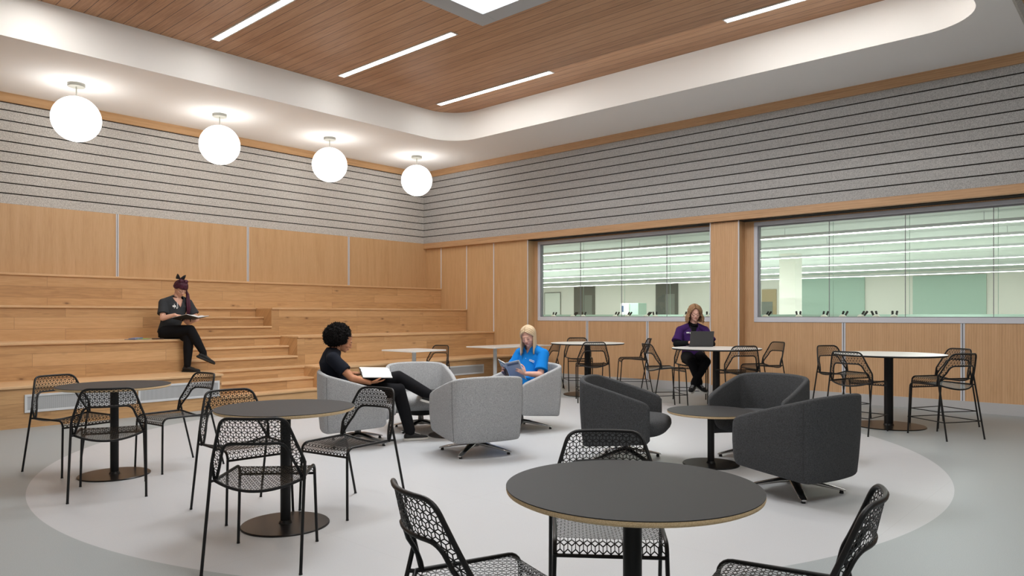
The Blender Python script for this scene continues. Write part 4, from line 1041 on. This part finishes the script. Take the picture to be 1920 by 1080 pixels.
# drop the part that would cover the face
fin = []; Ti = T2.inverted()
for f in ff:
    c_ = sum((Ti @ V(vv[k]) for k in f), V())/4
    if c_.y > .040 and c_.z < .050: continue
    fin.append(f)
me_h.add(vv, fin)
for k in range(1500):
    a = rr.uniform(0, 2*pi); cz = rr.uniform(-.8, 1); sz = sqrt(1-cz*cz); d_ = V((sz*sin(a), sz*cos(a), cz)); R_ = .152-.008*abs(cz)
    if d_.y > 0: R_ -= .055*d_.y*(1 if cz < .45 else .55)
    if cz < -.25: R_ -= .05*(-cz-.25)*(1+d_.y)
    p_ = af+d_*R_
    if p_.y > .045 and p_.z < .055: continue
    q = [p_]; 
    for m_ in range(4): q.append(q[-1]+d_*.0022+V((rr.uniform(-.005, .005), rr.uniform(-.005, .005), rr.uniform(-.005, .005))))
    me_h.tube([T2 @ v for v in q], .0024, 4)
me_h.build('hair', M['hair_black'], r2, smooth=0)
b2 = book('binder', V(PL2)+Matrix.Rotation(R2, 3, 'Z') @ V((.06, .29, S+.285)), (radians(-2), radians(9), R2), .225, .30, radians(3), M['rubber'], 'open white-paged binder with black cover on the lap of the reader with the afro', 'binder', thick=.034)

# -- blonde reader in blue scrubs
J = dict(head=(-.01, -.055, S+.640), hf=(-.30, .85, -.30), hu=(.05, .3, 1), neck=(0, -.125, S+.515),
 torso=[((0, -.0, S+.07), .155, .12), ((0, -.075, S+.19), .132, .105), ((0, -.125, S+.31), .150, .112), ((0, -.145, S+.405), .162, .100), ((0, -.14, S+.475), .112, .072), ((0, -.13, S+.512), .056, .054)],
 sh=[(.178, -.135, S+.435), (-.178, -.135, S+.435)], el=[(.235, .0, S+.205), (-.235, .0, S+.205)], wr=[(.13, .195, S+.215), (-.15, .175, S+.225)],
 hip=[(.085, .03, S+.10), (-.085, .03, S+.10)], kn=[(.09, .45, S+.08), (-.09, .45, S+.08)], an=[(.10, .50, .086), (-.10, .50, .086)],
 hand=[((-.15, .75, .55), (-.75, .1, .2), (0, -.4, .8), .8), ((.2, .75, .55), (.75, .1, .2), (0, -.4, .8), .8)],
 toe=[((.1, 1, 0), (0, 0, 1)), ((-.1, 1, 0), (0, 0, 1))])
PL3 = (6.36, 5.56, 0); R3 = radians(92)
r3, T3 = make_person('person with long blonde hair in bright blue scrubs, seated in a light grey armchair reading', PL3, R3, J, 'skin_c', 'cloth_blue', 'cloth_blue', dict(brow=M['hair_blonde'], sleeve=.80, flare=.080, vneck=(S+.44, .02, .05, .6)))
h = MB(); skullcap(h, T3); locks(h, T3, 170, (68, 178), .20, (.0082, .0035), seed=5, out=.4); h.build('hair', M['hair_blonde'], r3, smooth=180)
lg = MB()
for k, (x, z, r_) in enumerate(((-.118, .352, .011), (-.100, .357, .009), (-.083, .362, .010), (-.066, .366, .008))): lg.tube([(x+r_*cos(a), -.017, S+z+r_*sin(a)) for a in [2*pi*j/10 for j in range(10)]], .0032, 6, closed=True)
lg.build('chest_logo', M['white_tag'], r3)
MB().ell((.0, -.022, S+.385), (.004, .003, .004)).build('button', M['white_tag'], r3)
def mag_marks(t):
    a = radians(26)
    blue = mat('cover_blue', s2l(40, 130, 180), .35); ph = felt('cover_photo', s2l(28, 26, 30), s2l(150, 112, 92), 30, .42, .6, .4)
    A = Matrix.Rotation(-a, 4, 'Y')
    MB().box(.003, .165, .045, .118, -.0042, -.0032, A).build('title_band', blue, t, smooth=0)
    MB().box(.003, .165, -.125, .045, -.0042, -.0032, A).build('cover_picture', ph, t, smooth=0)
    MB().box(.02, .12, .085, .095, -.0048, -.0042, A).box(.02, .09, .068, .075, -.0048, -.0042, A).build('title_line', M['white_tag'], t, smooth=0)
    A = Matrix.Rotation(a, 4, 'Y')
    MB().box(-.165, -.003, -.125, .125, -.0042, -.0032, A).build('back_cover_print', mat('cover_grey', s2l(170, 176, 188), .4), t, smooth=0)
    MB().box(-.155, -.02, .085, .11, -.0048, -.0042, A).build('back_title', mat('cover_slate', s2l(84, 96, 120), .4), t, smooth=0)
b3 = book('study_book', V(PL3)+Matrix.Rotation(R3, 3, 'Z') @ V((.0, .29, S+.235)), (radians(60), 0, R3), .175, .265, radians(26), M['whiteboard'], 'open study book with blue titled cover held up by the blonde reader', 'book', thick=.006, marks=mag_marks)

# -- laptop user in purple scrubs
S = .580
J = dict(head=(-.02, .055, S+.765), hf=(.05, .95, -.14), hu=(0, .15, 1), neck=(-.01, -.01, S+.610),
 torso=[((0, -.02, S+.07), .160, .12), ((0, -.03, S+.22), .140, .108), ((0, -.03, S+.36), .162, .114), ((0, -.025, S+.46), .172, .102), ((0, -.02, S+.545), .122, .076), ((0, -.012, S+.60), .062, .058)],
 sh=[(.19, -.015, S+.51), (-.19, -.015, S+.51)], el=[(.270, .10, S+.305), (-.270, .10, S+.305)], wr=[(.11, .335, S+.335), (-.11, .335, S+.335)],
 hip=[(.085, .02, S+.10), (-.085, .02, S+.10)], kn=[(.105, .40, S+.055), (-.105, .40, S+.055)], an=[(-.015, .38, .31), (.085, .42, .31)],
 hand=[((-.3, 1, -.12), (0, 0, -1), (-1, 0, 0), .6), ((.3, 1, -.12), (0, 0, -1), (1, 0, 0), .6)],
 toe=[((-.34, 1, -.30), (0, .30, 1)), ((.50, 1, -.30), (0, .30, 1))])
PL4 = (10.03, 5.35, 0); R4 = radians(131)
r4, T4 = make_person('person in purple scrubs and glasses with auburn curls, working at a black laptop', PL4, R4, J, 'skin_c', 'cloth_purple', 'cloth_black', dict(brow=M['hair_auburn'], glasses=True, sleeve=.82, flare=.088, vneck=(S+.44, .02, .07, .5), k=1.06))
u = MB()
for i in (0, 1):
    s, e, w = V(J['sh'][i]), V(J['el'][i]), V(J['wr'][i]); u.tube([s.lerp(e, .6), e], [.052, .050], 14).ell(e, (.050,)*3).tube([e, e.lerp(w, .3), e.lerp(w, .93)], [.050, .046, .033], 14)
remeshed(u, 'undersleeves', M['cloth_black'], r4, .005, 4)
u = MB().ell(V(J['neck'])+V((0, .012, -.02)), (.070, .072, .030)).loft(secs3([(p, a_+.006, b_+.006) for p, a_, b_ in J['torso'][2:6]]+[(V(J['neck'])+V((0, .004, .012)), .062, .062)]), 24); u.build('undershirt', M['cloth_black'], r4, smooth=180)
h = MB(); skullcap(h, T4, (.092, .104, .102), (0, -.036, .050)); T4b = T4 @ Matrix.Scale(1.12, 4); locks(h, T4b, 210, (64, 178), .135, (.0088, .004), wave=.012, wl=.05, seed=8, out=2.4); h.build('hair', M['hair_auburn'], r4, smooth=180)
MB().box(.075, .118, .100, .104, S+.468, S+.488).box(.048, .066, .103, .107, S+.462, S+.486).build('name_badge', M['white_tag'], r4, smooth=0)
MB().tube([(-.065, .05, S+.60), (-.068, .098, S+.56), (-.070, .108, S+.45)], .0035, 8).tube([(.055, .055, S+.60), (.05, .10, S+.55), (.035, .115, S+.46), (.04, .118, S+.42)], .0035, 8).build('stethoscope_tube', M['rubber'], r4)
MB().lathe([(.016, 0), (.019, .003), (.016, .008)], 20).build('chest_piece', M['white_tag'], r4).matrix_local = Matrix.Translation((-.070, .112, S+.445)) @ Matrix.Rotation(radians(-80), 4, 'X')
lp = empty('laptop', V(PL4)+Matrix.Rotation(R4, 3, 'Z') @ V((0, .425, .8625)), R4, 'black laptop standing open on the white high table in front of the person in purple', 'laptop')
lm = mat('laptop_shell', s2l(58, 58, 60), .5)
MB().box(-.17, .17, -.12, .12, 0, .014).build('base', lm, lp, smooth=0, bevel=.004)
MB().box(-.15, .15, -.03, .09, .0142, .0152).build('keyboard', M['rubber'], lp, smooth=0)
LT = Matrix.Translation((0, .118, .012)) @ Matrix.Rotation(radians(-17), 4, 'X')
MB().box(-.17, .17, -.003, .004, 0, .225, LT).build('lid', lm, lp, smooth=0, bevel=.002)
MB().box(-.16, .16, -.0045, -.0032, .012, .215, LT).build('screen', mat('laptop_screen', s2l(120, 130, 140), .3, emit=s2l(150, 165, 185), estr=.5), lp, smooth=0)
# ------------------------------------------------------------------ lamps
def area(name, loc, size, energy, rot=(0, 0, 0), col=(1, .96, .91), sy=None):
    l = bpy.data.lights.new(name, 'AREA'); l.energy = energy; l.color = col; l.shape = 'RECTANGLE'; l.size = size; l.size_y = sy or size
    o = bpy.data.objects.new(name, l); COL.objects.link(o); o.location = loc; o.rotation_euler = rot; return o
area('lobby_fill', (1.5, -1.0, 5.4), 5., 110, sy=2., col=(.96, .98, 1.))  # unseen fill lights added behind the camera, no fixtures there
area('lobby_fill', (7., -1.5, 5.4), 5., 20, sy=2.)
area('skylight_lamp', ((SX0+SX1)/2, (SY0+SY1)/2, ZW-.05), 2.3, 110, col=(.95, .98, 1.), sy=1.2)
for x, y in ((2.6, 8.5), (4.68, 3.0), (6.76, 3.0), (2.6, 3.)): area('slot_lamp', (x, y, ZW-.03), .1, 42, sy=2.6)
for y in (3., 9., 16., 22.): area('lab_lamp', (19., y, LZ-.25), 10., 260, col=(.96, .99, 1.), sy=1.)
w = bpy.data.worlds.new('world'); SC.world = w; w.use_nodes = True
w.node_tree.nodes['Background'].inputs[0].default_value = (.9, .92, 1, 1); w.node_tree.nodes['Background'].inputs[1].default_value = .35

for x, y in ((14., 4.), (14., 11.), (20., 8.), (20., 18.), (25., 12.)): area('lab_ceiling_fill', (x, y, 1.75), 5., 26, rot=(pi, 0, 0), col=(.95, .99, 1.), sy=5.)  # added upward fill panels, no fixtures, to brighten the laboratory ceiling
area('coffer_fill', (8.75, 5.6, 5.08), .06, 8, rot=(0, radians(-52), 0), sy=7.5)  # added fill without a fixture, brightens the white upstand on the window side
area('coffer_fill', (4.6, 9.6, 5.10), 8., 1.5, rot=(radians(55), 0, 0), sy=.06)  # weaker added fill for the upstand above the seating
